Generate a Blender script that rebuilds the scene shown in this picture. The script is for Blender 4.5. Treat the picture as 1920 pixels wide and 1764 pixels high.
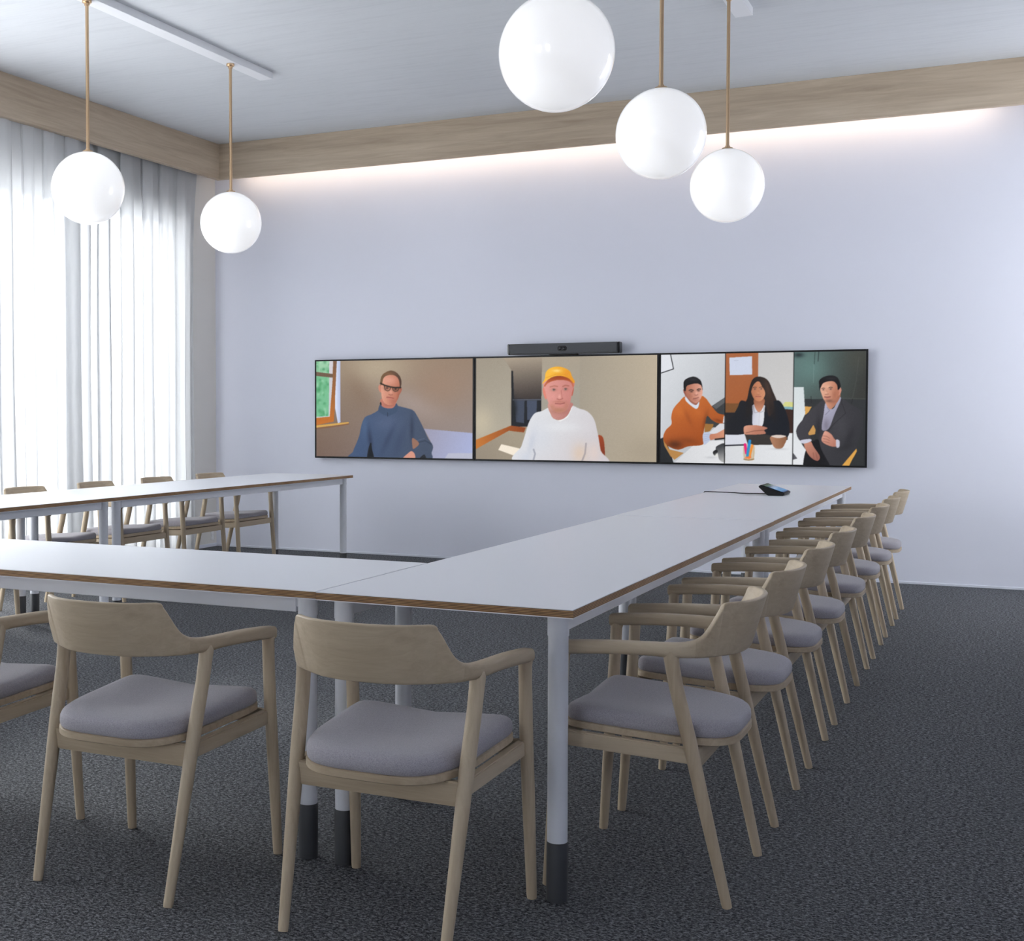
import bpy, bmesh, math, random
import numpy as np
from mathutils import Vector, Matrix

random.seed(7)
rng = np.random.default_rng(7)
SC = bpy.context.scene
COL = SC.collection
for o in list(bpy.data.objects):
    bpy.data.objects.remove(o)

# ------------------------------------------------------------------ camera
CAM = Vector((6.4581, -9.58917, 1.19965))
YAW, PIT, ROL, FPX = 0.45291, -0.03378, 0.00059, 2394.01
PPX, PPY, IW, IH = 741.97, 853.80, 1920.0, 1764.0
fw = Vector((-math.sin(YAW) * math.cos(PIT), math.cos(YAW) * math.cos(PIT), math.sin(PIT)))
r0 = Vector((math.cos(YAW), math.sin(YAW), 0))
u0 = r0.cross(fw)
rr = r0 * math.cos(ROL) + u0 * math.sin(ROL)
uu = -r0 * math.sin(ROL) + u0 * math.cos(ROL)
cd = bpy.data.cameras.new('camera')
cd.sensor_fit = 'HORIZONTAL'
cd.sensor_width = 36.0
cd.lens = FPX / IW * 36.0
cd.shift_x = (IW / 2 - PPX) / IW
cd.shift_y = (PPY - IH / 2) / IW
cd.clip_start = 0.05
co = bpy.data.objects.new('camera', cd)
COL.objects.link(co)
M = Matrix(((rr.x, uu.x, -fw.x, CAM.x), (rr.y, uu.y, -fw.y, CAM.y), (rr.z, uu.z, -fw.z, CAM.z), (0, 0, 0, 1)))
co.matrix_world = M
SC.camera = co

# ------------------------------------------------------------------ light
SC.view_settings.view_transform = 'Standard'
SC.view_settings.look = 'None'
SC.view_settings.gamma = 1.0
SC.view_settings.use_curve_mapping = False
SC.view_settings.exposure = 0.0
SC.cycles.caustics_reflective = False
SC.cycles.caustics_refractive = False
SC.cycles.max_bounces = 8
SC.cycles.transparent_max_bounces = 8
SC.cycles.adaptive_threshold = 0.025
SKY_STRENGTH = 7.9
SUN_STRENGTH = 3.0
LED_STRENGTH = 9.0
world = bpy.data.worlds.new('world')
SC.world = world
world.use_nodes = True
bg = world.node_tree.nodes['Background']
bg.inputs[0].default_value = (0.985, 0.972, 1.0, 1)
bg.inputs[1].default_value = SKY_STRENGTH
sd = bpy.data.lights.new('sun', 'SUN')
sd.energy = SUN_STRENGTH
sd.angle = math.radians(8)
sd.color = (1.0, 0.98, 0.95)
so = bpy.data.objects.new('sun', sd)
COL.objects.link(so)
so.rotation_euler = Vector((0.78, -0.42, -0.46)).to_track_quat('-Z', 'Y').to_euler()


# ------------------------------------------------------------------ helpers
def tag(o, label=None, cat=None, group=None, kind=None):
    if label: o['label'] = label
    if cat: o['category'] = cat
    if group: o['group'] = group
    if kind: o['kind'] = kind
    return o


def empty(name, loc=(0, 0, 0), rz=0.0):
    o = bpy.data.objects.new(name, None)
    o.empty_display_size = 0.1
    o.location = loc
    o.rotation_euler = (0, 0, rz)
    COL.objects.link(o)
    return o


def obj(name, mesh, mat=None, parent=None, loc=(0, 0, 0), smooth=False):
    if mat is not None and len(mesh.materials) == 0:
        mesh.materials.append(mat)
    if smooth:
        mesh.polygons.foreach_set('use_smooth', [True] * len(mesh.polygons))
    o = bpy.data.objects.new(name, mesh)
    o.location = loc
    if parent: o.parent = parent
    COL.objects.link(o)
    return o


def mesh_from(name, verts, faces):
    m = bpy.data.meshes.new(name)
    m.from_pydata([tuple(v) for v in verts], [], faces)
    m.update()
    return m


def bm_mesh(name, bm, recalc=True):
    if recalc:
        bmesh.ops.recalc_face_normals(bm, faces=bm.faces)
    m = bpy.data.meshes.new(name)
    bm.to_mesh(m)
    bm.free()
    return m


def box_mesh(name, x0, x1, y0, y1, z0, z1, bev=0.0, seg=2):
    bm = bmesh.new()
    bmesh.ops.create_cube(bm, size=1)
    for v in bm.verts:
        v.co = Vector((x0 + (v.co.x + .5) * (x1 - x0), y0 + (v.co.y + .5) * (y1 - y0), z0 + (v.co.z + .5) * (z1 - z0)))
    if bev > 0:
        bmesh.ops.bevel(bm, geom=bm.edges[:], offset=bev, segments=seg, affect='EDGES')
    return bm_mesh(name, bm)


def lathe_mesh(name, prof, n=32, cap=True):
    vs, fs = [], []
    for r, z in prof:
        for k in range(n):
            a = 2 * math.pi * k / n
            vs.append((r * math.cos(a), r * math.sin(a), z))
    for i in range(len(prof) - 1):
        for k in range(n):
            k2 = (k + 1) % n
            fs.append((i * n + k, i * n + k2, (i + 1) * n + k2, (i + 1) * n + k))
    if cap:
        fs.append(tuple(range(n - 1, -1, -1)))
        fs.append(tuple((len(prof) - 1) * n + k for k in range(n)))
    return mesh_from(name, vs, fs)


def tube_mesh(name, pts, radii, n=12, flat=1.0):
    """round tapering tube along pts"""
    vs, fs = [], []
    P = [Vector(p) for p in pts]
    up = Vector((0, 1, 0))
    for i, p in enumerate(P):
        t = (P[min(i + 1, len(P) - 1)] - P[max(i - 1, 0)]).normalized()
        ref = up if abs(t.dot(up)) < .95 else Vector((1, 0, 0))
        a = t.cross(ref).normalized()
        b = t.cross(a).normalized()
        for k in range(n):
            an = 2 * math.pi * k / n
            vs.append(p + a * (math.cos(an) * radii[i]) + b * (math.sin(an) * radii[i] * flat))
    for i in range(len(P) - 1):
        for k in range(n):
            k2 = (k + 1) % n
            fs.append((i * n + k, i * n + k2, (i + 1) * n + k2, (i + 1) * n + k))
    fs.append(tuple(range(n - 1, -1, -1)))
    fs.append(tuple((len(P) - 1) * n + k for k in range(n)))
    bm = bmesh.new()
    m = mesh_from(name, vs, fs)
    bm.from_mesh(m)
    bpy.data.meshes.remove(m)
    return bm_mesh(name, bm)


def smooth_angle(m, deg=40):
    m.polygons.foreach_set('use_smooth', [True] * len(m.polygons))
    bm = bmesh.new()
    bm.from_mesh(m)
    for e in bm.edges:
        if len(e.link_faces) == 2:
            e.smooth = e.calc_face_angle(0) < math.radians(deg)
    bm.to_mesh(m)
    bm.free()
    return m


# ------------------------------------------------------------------ materials
def srgb(r, g, b):
    f = lambda c: (c / 255 / 12.92) if c / 255 <= .04045 else ((c / 255 + .055) / 1.055) ** 2.4
    return (f(r), f(g), f(b), 1)


def new_mat(name):
    m = bpy.data.materials.new(name)
    m.use_nodes = True
    return m, m.node_tree.nodes, m.node_tree.links, m.node_tree.nodes['Principled BSDF']


def plain(name, col, rough=.5, metal=0.0, spec=.5, coat=0.0):
    m, N, L, p = new_mat(name)
    p.inputs['Base Color'].default_value = col if len(col) == 4 else (*col, 1)
    p.inputs['Roughness'].default_value = rough
    p.inputs['Metallic'].default_value = metal
    p.inputs['Specular IOR Level'].default_value = spec
    p.inputs['Coat Weight'].default_value = coat
    return m


def coords(N, L, scale, kind='Object'):
    tc = N.new('ShaderNodeTexCoord')
    mp = N.new('ShaderNodeMapping')
    mp.inputs['Scale'].default_value = scale
    L.new(tc.outputs[kind], mp.inputs[0])
    return mp.outputs[0]


def noise(N, L, vec, scale, detail=4, rough=.6, dist=0.0):
    n = N.new('ShaderNodeTexNoise')
    n.inputs['Scale'].default_value = scale
    n.inputs['Detail'].default_value = detail
    n.inputs['Roughness'].default_value = rough
    n.inputs['Distortion'].default_value = dist
    L.new(vec, n.inputs['Vector'])
    return n.outputs['Fac']


def ramp(N, L, fac, stops):
    r = N.new('ShaderNodeValToRGB')
    while len(r.color_ramp.elements) < len(stops):
        r.color_ramp.elements.new(.5)
    for e, (p, c) in zip(r.color_ramp.elements, stops):
        e.position = p
        e.color = c
    L.new(fac, r.inputs[0])
    return r.outputs[0]


def bump(N, L, p, fac, strength, dist):
    b = N.new('ShaderNodeBump')
    b.inputs['Strength'].default_value = strength
    b.inputs['Distance'].default_value = dist
    L.new(fac, b.inputs['Height'])
    L.new(b.outputs[0], p.inputs['Normal'])


def wood(name, axis, lo, hi, fine=60, rough=.5):
    m, N, L, p = new_mat(name)
    sc = [1, 1, 1]
    sc[axis] = .06
    v = coords(N, L, sc)
    f1 = noise(N, L, v, fine, 5, .65, .6)
    f2 = noise(N, L, v, fine * .12, 3, .5, 1.2)
    mx = N.new('ShaderNodeMath'); mx.operation = 'MULTIPLY_ADD'
    L.new(f1, mx.inputs[0]); mx.inputs[1].default_value = .45
    mm = N.new('ShaderNodeMath'); mm.operation = 'MULTIPLY'; mm.inputs[1].default_value = .55
    L.new(f2, mm.inputs[0]); L.new(mm.outputs[0], mx.inputs[2])
    c = ramp(N, L, mx.outputs[0], [(.32, lo), (.62, hi)])
    L.new(c, p.inputs['Base Color'])
    p.inputs['Roughness'].default_value = rough
    p.inputs['Specular IOR Level'].default_value = .35
    bump(N, L, p, f1, .08, .002)
    return m


WL, WH = srgb(167, 149, 125), srgb(196, 180, 156)
wood_x = wood('pale_ash_wood_x', 0, WL, WH)
wood_y = wood('pale_ash_wood_y', 1, WL, WH)
wood_z = wood('pale_ash_wood_z', 2, WL, WH)
beam_x = wood('oak_beam_x', 0, srgb(164, 146, 126), srgb(204, 188, 167), 26, .6)
beam_y = wood('oak_beam_y', 1, srgb(164, 146, 126), srgb(204, 188, 167), 26, .6)

# carpet
carpet, N, L, p = new_mat('dark_grey_carpet')
v = coords(N, L, (1, 1.5, 1))
f1 = noise(N, L, v, 88, 3, .75, .4)
f2 = noise(N, L, v, 190, 2, .7)
f3 = noise(N, L, v, 1.2, 2, .5)
ad = N.new('ShaderNodeMath'); ad.operation = 'MULTIPLY_ADD'; ad.inputs[1].default_value = .35
L.new(f2, ad.inputs[0])
a2 = N.new('ShaderNodeMath'); a2.operation = 'MULTIPLY'; a2.inputs[1].default_value = .65
L.new(f1, a2.inputs[0]); L.new(a2.outputs[0], ad.inputs[2])
c = ramp(N, L, ad.outputs[0], [(.40, srgb(39, 40, 44)), (.50, srgb(90, 92, 96)), (.60, srgb(150, 152, 157))])
L.new(c, p.inputs['Base Color'])
p.inputs['Roughness'].default_value = 1.0
p.inputs['Specular IOR Level'].default_value = .1
bump(N, L, p, ad.outputs[0], .9, .012)

# walls / ceiling
wallm, N, L, p = new_mat('pale_blue_white_wall_paint')
p.inputs['Base Color'].default_value = (.755, .772, .868, 1)
p.inputs['Roughness'].default_value = .75
v = coords(N, L, (1, 1, 1)); bump(N, L, p, noise(N, L, v, 120, 3), .05, .002)
wall_side_m, N, L, p = new_mat('warm_white_wall_paint')
p.inputs['Base Color'].default_value = (.72, .70, .67, 1)
p.inputs['Roughness'].default_value = .8
v = coords(N, L, (1, 1, 1)); bump(N, L, p, noise(N, L, v, 120, 3), .05, .002)
ceilm, N, L, p = new_mat('brushed_grey_plaster_ceiling')
v = coords(N, L, (.25, 3.0, 1))
f1 = noise(N, L, v, 7, 6, .7, .8)
c = ramp(N, L, f1, [(.3, (.60, .62, .65, 1)), (.55, (.66, .68, .71, 1)), (.75, (.62, .64, .67, 1))])
L.new(c, p.inputs['Base Color'])
p.inputs['Roughness'].default_value = .85
v2 = coords(N, L, (.6, 9.0, 1)); f2 = noise(N, L, v2, 6, 6, .75, 1.5)
bump(N, L, p, f2, .14, .012)

laminate, N, L, p = new_mat('white_laminate')
p.inputs['Base Color'].default_value = (.80, .82, .87, 1)
p.inputs['Roughness'].default_value = .36
p.inputs['Specular IOR Level'].default_value = .42
v = coords(N, L, (1, 1, 1)); bump(N, L, p, noise(N, L, v, 300, 2), .03, .001)
white_metal = plain('white_powder_coated_steel', (.76, .78, .84), .4)
sleeve_m = plain('dark_grey_leg_sleeve', srgb(58, 60, 64), .5)
brass = plain('satin_brass', srgb(206, 176, 142), .3, 1.0)
black_m = plain('black_plastic', (.008, .008, .010), .4, spec=.2)
black_gloss = plain('glossy_black_glass', (.008, .008, .01), .12)
glides = plain('white_plastic', (.8, .8, .8), .5)
track_m = plain('white_track_paint', (.82, .83, .86), .5)

# plywood edge: thin horizontal plies
ply, N, L, p = new_mat('layered_plywood_edge')
tc = N.new('ShaderNodeTexCoord')
sep = N.new('ShaderNodeSeparateXYZ'); L.new(tc.outputs['Object'], sep.inputs[0])
mu = N.new('ShaderNodeMath'); mu.operation = 'MULTIPLY'; mu.inputs[1].default_value = 1 / .0037
L.new(sep.outputs['Z'], mu.inputs[0])
fr = N.new('ShaderNodeMath'); fr.operation = 'FRACT'; L.new(mu.outputs[0], fr.inputs[0])
v = coords(N, L, (5, 5, 5)); f1 = noise(N, L, v, 3, 3, .6)
c1 = ramp(N, L, fr.outputs[0], [(.0, srgb(84, 58, 38)), (.36, srgb(92, 64, 40)), (.5, srgb(182, 144, 100)), (.92, srgb(176, 138, 94)), (1.0, srgb(84, 58, 38))])
c2 = ramp(N, L, f1, [(.3, (.72, .66, .6, 1)), (.7, (1, 1, 1, 1))])
mix = N.new('ShaderNodeMix'); mix.data_type = 'RGBA'; mix.blend_type = 'MULTIPLY'; mix.inputs[0].default_value = 1
L.new(c1, mix.inputs[6]); L.new(c2, mix.inputs[7])
L.new(mix.outputs[2], p.inputs['Base Color'])
p.inputs['Roughness'].default_value = .6

# seat fabric
fabric, N, L, p = new_mat('grey_wool_fabric')
v = coords(N, L, (1, 1, 1))
f1 = noise(N, L, v, 420, 3, .7); f2 = noise(N, L, v, 30, 3, .6)
c = ramp(N, L, f1, [(.3, srgb(140, 137, 144)), (.7, srgb(178, 174, 181))])
L.new(c, p.inputs['Base Color'])
p.inputs['Roughness'].default_value = .9
p.inputs['Sheen Weight'].default_value = .25
p.inputs['Specular IOR Level'].default_value = .2
bump(N, L, p, f1, .25, .002)

# opal glass globe (lit)
opal, N, L, p = new_mat('lit_opal_glass')
p.inputs['Base Color'].default_value = (.86, .86, .87, 1)
p.inputs['Roughness'].default_value = .25
p.inputs['Coat Weight'].default_value = 1.0
p.inputs['Coat Roughness'].default_value = .02
p.inputs['Emission Color'].default_value = (1, .99, .985, 1)
p.inputs['Emission Strength'].default_value = .54

# sheer curtain
sheer = bpy.data.materials.new('white_sheer_curtain')
sheer.use_nodes = True
N, L = sheer.node_tree.nodes, sheer.node_tree.links
N.remove(N['Principled BSDF'])
out = N['Material Output']
dif = N.new('ShaderNodeBsdfDiffuse'); dif.inputs[0].default_value = (.82, .83, .85, 1)
trl = N.new('ShaderNodeBsdfTranslucent'); trl.inputs[0].default_value = (.36, .367, .374, 1)
trp = N.new('ShaderNodeBsdfTransparent')
m1 = N.new('ShaderNodeMixShader'); m1.inputs[0].default_value = .5
m2 = N.new('ShaderNodeMixShader'); m2.inputs[0].default_value = .05
L.new(dif.outputs[0], m1.inputs[1]); L.new(trl.outputs[0], m1.inputs[2])
L.new(m1.outputs[0], m2.inputs[1]); L.new(trp.outputs[0], m2.inputs[2])
L.new(m2.outputs[0], out.inputs[0])

glass = bpy.data.materials.new('window_glass')
glass.use_nodes = True
N, L = glass.node_tree.nodes, glass.node_tree.links
N.remove(N['Principled BSDF'])
out = N['Material Output']
gl = N.new('ShaderNodeBsdfGlossy'); gl.inputs['Roughness'].default_value = .02
tp = N.new('ShaderNodeBsdfTransparent'); tp.inputs[0].default_value = (.96, .98, .98, 1)
m1 = N.new('ShaderNodeMixShader'); m1.inputs[0].default_value = .06
L.new(tp.outputs[0], m1.inputs[1]); L.new(gl.outputs[0], m1.inputs[2]); L.new(m1.outputs[0], out.inputs[0])

led_m = bpy.data.materials.new('warm_led_strip')
led_m.use_nodes = True
N, L = led_m.node_tree.nodes, led_m.node_tree.links
N.remove(N['Principled BSDF'])
em = N.new('ShaderNodeEmission'); em.inputs[0].default_value = (1, .80, .60, 1); em.inputs[1].default_value = LED_STRENGTH
L.new(em.outputs[0], N['Material Output'].inputs[0])

screen_m = bpy.data.materials.new('lit_screen_picture')
screen_m.use_nodes = True
N, L = screen_m.node_tree.nodes, screen_m.node_tree.links
p = N['Principled BSDF']
at = N.new('ShaderNodeAttribute'); at.attribute_name = 'picture'
p.inputs['Base Color'].default_value = (.01, .01, .01, 1)
p.inputs['Roughness'].default_value = .45
p.inputs['Specular IOR Level'].default_value = .15
L.new(at.outputs['Color'], p.inputs['Emission Color'])
p.inputs['Emission Strength'].default_value = .97

# ------------------------------------------------------------------ room
ZC = 3.516
XR_WALL, Y_NEAR = 8.0, -14.0
XB, YB, ZB0 = 0.211, -0.25, 3.2145

floor = obj('floor', box_mesh('floor', -.25, XR_WALL + .2, Y_NEAR, .2, -.1, 0), carpet)
tag(floor, 'dark grey flecked carpet floor', kind='structure')
ceiling = obj('ceiling', box_mesh('ceiling', -.25, XR_WALL + .2, Y_NEAR, .2, ZC, ZC + .15), ceilm)
tag(ceiling, 'grey brushed plaster ceiling', kind='structure')
wb = obj('wall_back', box_mesh('wall_back', -.25, XR_WALL + .2, 0, .2, 0, ZC), wallm)
tag(wb, 'pale blue white back wall carrying the screens', kind='structure')


def wall_with_openings(name, x0, x1, y0, y1, z0, z1, opens, mat, label):
    """wall in the YZ plane between x0 and x1 with rectangular openings (ya, yb, za, zb)"""
    bm = bmesh.new()

    def bx(ya, yb, za, zb):
        if yb - ya < 1e-4 or zb - za < 1e-4: return
        r = bmesh.ops.create_cube(bm, size=1)
        for v in r['verts']:
            v.co = Vector((x0 + (v.co.x + .5) * (x1 - x0), ya + (v.co.y + .5) * (yb - ya), za + (v.co.z + .5) * (zb - za)))
    cur = y0
    for ya, yb, za, zb in sorted(opens):
        bx(cur, ya, z0, z1)
        bx(ya, yb, z0, za)
        bx(ya, yb, zb, z1)
        cur = yb
    bx(cur, y1, z0, z1)
    o = obj(name, bm_mesh(name, bm), mat)
    return tag(o, label, kind='structure')


OPEN_L = [(-3.45, -.50, .06, 2.86), (-8.8, -3.75, .06, 2.86)]  # second opening is out of view, uncurtained and widened to add side light
OPEN_R = [(-1.65, -.25, .6, 3.0)]
wall_with_openings('wall_left', -.22, 0, Y_NEAR, 0, 0, ZC, OPEN_L, wall_side_m, 'warm white window wall behind the curtains')
wall_with_openings('wall_right', XR_WALL, XR_WALL + .2, Y_NEAR, 0, 0, ZC, OPEN_R, wallm, 'pale window wall on the right')

FILL_OPEN_N = [(2.0, 3.4, .9, 2.7), (4.6, 6.0, .9, 2.7)]  # unseen openings added to let in fill light from behind the camera
wn = wall_with_openings('wall_near', 0, .2, -.25, XR_WALL + .2, 0, ZC, FILL_OPEN_N, wallm, 'pale wall behind the camera with added fill-light openings')
wn.rotation_euler = (0, 0, -math.pi / 2)
wn.location = (0, Y_NEAR, 0)
frame_m = plain('white_window_frame', (.78, .79, .8), .45)


def window(n, xa, xb, op, label, mull=1):
    ya, yb, za, zb = op
    w = empty('window_%d' % n, ((xa + xb) / 2, (ya + yb) / 2, za))
    tag(w, label, kind='structure')
    oy, oz = (ya + yb) / 2, za
    hx = (xb - xa) / 2
    t = .06
    hy, hz = (yb - ya) / 2, zb - za
    obj('frame_bottom', box_mesh('frame_bottom', -hx, hx, -hy, hy, 0, t), frame_m, w)
    obj('frame_top', box_mesh('frame_top', -hx, hx, -hy, hy, hz - t, hz), frame_m, w)
    xs = np.linspace(-hy, hy, mull + 2)
    for i, y in enumerate(xs):
        a, b = (y, y + t) if i == 0 else ((y - t, y) if i == mull + 1 else (y - t / 2, y + t / 2))
        obj('frame_post', box_mesh('frame_post', -hx, hx, a, b, t, hz - t), frame_m, w)
    for i in range(mull + 1):
        a, b = xs[i] + (t if i == 0 else t / 2), xs[i + 1] - (t if i == mull else t / 2)
        obj('pane', box_mesh('pane', -.004, .004, a, b, t, hz - t), glass, w)
    return w


for i, op in enumerate(OPEN_L):
    window(i + 1, -.16, -.09, op, mull=0 if i == 0 else 1, label= ['tall window behind the curtain nearest the back wall', 'unseen window on the left, kept bare and widened to add light'][i])
for i, op in enumerate(OPEN_R):
    window(i + 3, XR_WALL + .06, XR_WALL + .13, op, 'tall window on the right near the back wall')

for i, op in enumerate(FILL_OPEN_N):
    xa, xb, za, zb = op
    fill_wnd = window(i + 4, -.035, .035, (-(xb - xa) / 2, (xb - xa) / 2, za, zb), ['added fill-light window behind the camera on the left', 'added fill-light window behind the camera on the right'][i])
    fill_wnd.location = ((xa + xb) / 2, Y_NEAR - .1, za)
    fill_wnd.rotation_euler = (0, 0, math.pi / 2)

# skirting
bbm = plain('white_skirting', (.72, .745, .83), .6)
tag(obj('baseboard_back', box_mesh('baseboard_back', .0, XR_WALL, -.008, 0, 0, .018, .002, 1), bbm), 'low white skirting along the back wall', kind='structure')
tag(obj('baseboard_left', box_mesh('baseboard_left', 0, .012, -.5, -.012, 0, .03, .002, 1), bbm), 'low white skirting under the left wall', kind='structure')

# oak beams under the ceiling
t1 = obj('trim_1', box_mesh('trim_1', XB - .05, XR_WALL, YB, YB + .05, ZB0, ZC, .002, 1), beam_x)
tag(t1, 'light oak fascia board along the back wall below the ceiling', kind='structure')
t2 = obj('trim_2', box_mesh('trim_2', XB - .05, XB, Y_NEAR, YB, ZB0, ZC, .002, 1), beam_y)
tag(t2, 'light oak fascia board above the curtains', kind='structure')
# LED strip behind the back fascia
led = empty('cove_light', (3.3, YB + .07, ZB0 + .06))
tag(led, 'warm LED strip hidden behind the oak fascia washing the back wall', 'light strip')
obj('profile', box_mesh('profile', -3.0, 3.0, -.02, -.004, -.02, .03), glides, led)
obj('diffuser', box_mesh('diffuser', -2.98, 2.98, -.004, .008, -.015, .025), led_m, led)

# socket on the left wall
sk = empty('wall_socket', (0, -.071, .06))
tag(sk, 'small white wall socket low beside the back corner', 'socket')
obj('plate', box_mesh('plate', 0, .006, -.022, .022, 0, .08, .002, 1), glides, sk)
obj('outlet', lathe_mesh('outlet', [(.014, 0), (.014, .003), (.011, .003), (.011, .001)], 16), glides, sk, (.006, 0, .04)).rotation_euler = (0, math.pi / 2, 0)


# ------------------------------------------------------------------ curtains
def curtain(name, y0, y1, xc, seed, label, edge=False, fold=.041):
    r = random.Random(seed)
    ny = int(abs(y1 - y0) / .007)
    zs = [.015, .05, .25, .6, 1.0, 1.4, 1.8, 2.2, 2.6, 2.9, 3.1, 3.2, 3.3]
    ks = []
    pos = 0.0
    # irregular pleats
    ph = [r.uniform(0, 6.28) for _ in range(6)]
    vs, fs = [], []
    Lc = abs(y1 - y0)
    for z in zs:
        tz = z / 3.3
        for i in range(ny + 1):
            s = i / ny * Lc
            w = s + .05 * math.sin(s * 2.3 + ph[0]) + .025 * math.sin(s * 5.9 + ph[1])
            p1 = w * 2 * math.pi / .23 + ph[2] + .25 * math.sin(tz * 2.5 + ph[3])
            amp = 1.0 + .3 * math.sin(s * 3.7 + ph[4])
            a = .028 * math.sin(p1) + .005 * math.sin(w * 2 * math.pi / .061 + ph[3] + tz) + .004 * math.sin(w * 2 * math.pi / .037 + ph[5] - tz * 2)
            a *= (1.0 - .35 * tz)
            y = y1 - s + fold * amp * math.sin(2 * p1) * (1.05 - .3 * tz)
            if edge:
                k = max(0.0, 1 - s / .35)
                y += k * (.06 * max(0, (z - 2.6) / .6) ** 1.5)
            y += .004 * math.sin(z * 3 + s * 9)
            vs.append((a, y, z))
    n = ny + 1
    for j in range(len(zs) - 1):
        for i in range(ny):
            fs.append((j * n + i, j * n + i + 1, (j + 1) * n + i + 1, (j + 1) * n + i))
    m = mesh_from(name, vs, fs)
    e = empty(name, (xc, 0, 0))
    tag(e, label, 'curtain')
    obj('sheer_cloth', m, sheer, e, smooth=True)
    obj('header_tape', box_mesh('header_tape', -.006, .006, y0, y1, 3.28, 3.32), sheer, e)
    obj('rail', box_mesh('rail', -.012, .012, y0, y1 + .03, 3.32, ZC), track_m, e)
    return e


curtain('sheer_curtain', -2.12, -.46, .075, 3, 'greyer sheer white curtain panel next to the back corner', edge=True)
curtain('sheer_curtain', -3.15, -2.00, .150, 11, 'bright sheer white curtain panel hanging at the left edge of the picture')

# ------------------------------------------------------------------ tables
TW, TZ, TT = .704, .730, .022
XRT, YN, YS, YF = 5.5132, -6.6807, -3.885, -1.0058
XLT, YLS, YLF = 1.9917, -3.924, -1.1402
LEG_PROF = [(.025, .147), (.025, .66), (.0262, .662), (.0262, TZ - TT)]
leg_mesh = smooth_angle(lathe_mesh('leg', [(.025, 0.002), (.025, .655), (.0265, .657), (.0265, TZ - TT)], 24))
sleeve_mesh = smooth_angle(lathe_mesh('leg_sleeve', [(.0225, 0), (.0265, .002), (.0265, .145), (.0255, .148)], 24))


def table(x0, x1, y0, y1, label, dz=0.0):
    cx, cy = (x0 + x1) / 2, (y0 + y1) / 2
    hx, hy = (x1 - x0) / 2 - .0004, (y1 - y0) / 2 - .0004
    t = empty('conference_table', (cx, cy, 0))
    tag(t, label, 'table', 'white plywood-edged conference tables')
    obj('plywood_core', box_mesh('plywood_core', -hx, hx, -hy, hy, TZ + dz - TT + .0022, TZ + dz - .002), ply, t)
    obj('laminate_top', box_mesh('laminate_top', -hx, hx, -hy, hy, TZ + dz - .002, TZ + dz), laminate, t)
    obj('laminate_underside', box_mesh('laminate_underside', -hx, hx, -hy, hy, TZ + dz - TT, TZ + dz - TT + .0022), laminate, t)
    i = .055
    z0, z1 = .664 + dz, TZ + dz - TT
    for s in (-1, 1):
        if hx > hy:
            obj('apron', box_mesh('apron', -hx + i + .03, hx - i - .03, s * (hy - i) - .012, s * (hy - i) + .012, z0, z1, .0015, 1), white_metal, t)
        else:
            obj('apron', box_mesh('apron', s * (hx - i) - .012, s * (hx - i) + .012, -hy + i + .03, hy - i - .03, z0, z1, .0015, 1), white_metal, t)
        for e in (-1, 1):
            if hx > hy:
                obj('bracket', box_mesh('bracket', e * (hx - i - .03) - .03, e * (hx - i - .03) + .03, s * (hy - i) - .008, s * (hy - i) + .008, z0 + .014, z1), white_metal, t)
            else:
                obj('bracket', box_mesh('bracket', s * (hx - i) - .008, s * (hx - i) + .008, e * (hy - i - .03) - .03, e * (hy - i - .03) + .03, z0 + .014, z1), white_metal, t)
    for sx in (-1, 1):
        for sy in (-1, 1):
            lg = obj('leg', leg_mesh, white_metal, t, (sx * (hx - i), sy * (hy - i), 0))
            if dz: lg.scale = (1, 1, 1 + dz / (TZ - TT))
            sl = obj('leg_sleeve', sleeve_mesh, sleeve_m, lg)
            if 'label' not in sl: sl['label'] = 'dark grey lower sleeve of the leg'
    return t


table(XRT - TW, XRT, YN, YS, 'white conference table at the near right corner, its dark-footed leg in the foreground', -.0012)
table(XRT - TW, XRT, YS, YF, 'white conference table carrying the touch controller, far half of the right row')
table(XLT + .002, XRT - TW, YN, YN + TW, 'white conference table crossing the foreground behind the front chairs')
table(XLT - TW, XLT, YLS, YLF, 'white conference table on the left beside the curtains, ending near the back wall')
table(XLT - TW, XLT, YN, YLS, 'white conference table cut off by the left edge of the picture')


# ------------------------------------------------------------------ chairs
def catmull(keys, n):
    K = np.array(keys, float)
    out = []
    m = len(K)
    for i in range(m - 1):
        p0, p1, p2, p3 = K[max(i - 1, 0)], K[i], K[i + 1], K[min(i + 2, m - 1)]
        for j in range(n):
            t = j / n
            out.append(.5 * ((2 * p1) + (-p0 + p2) * t + (2 * p0 - 5 * p1 + 4 * p2 - p3) * t * t + (-p0 + 3 * p1 - 3 * p2 + p3) * t ** 3))
    out.append(K[-1])
    return np.array(out)


# x, y (plan, mid height), top z, bottom z, thickness, outward lean of the top, corner roundness
RAIL = [
    (.000, -.244, .738, .600, .014, .040), (.055, -.240, .738, .600, .014, .040), (.106, -.226, .738, .600, .014, .039),
    (.140, -.206, .738, .600, .014, .037), (.157, -.193, .737, .600, .015, .034), (.165, -.186, .730, .600, .016, .032), (.172, -.180, .712, .600, .018, .029),
    (.189, -.161, .670, .601, .022, .018), (.199, -.146, .652, .601, .026, .011), (.211, -.120, .642, .602, .031, .004),
    (.223, -.085, .639, .603, .035, 0), (.230, -.030, .638, .605, .036, 0), (.235, .050, .636, .603, .038, 0),
    (.238, .120, .632, .599, .039, 0), (.239, .170, .628, .595, .039, 0), (.239, .200, .625, .592, .037, 0)]
RS = catmull(RAIL, 5)


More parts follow.
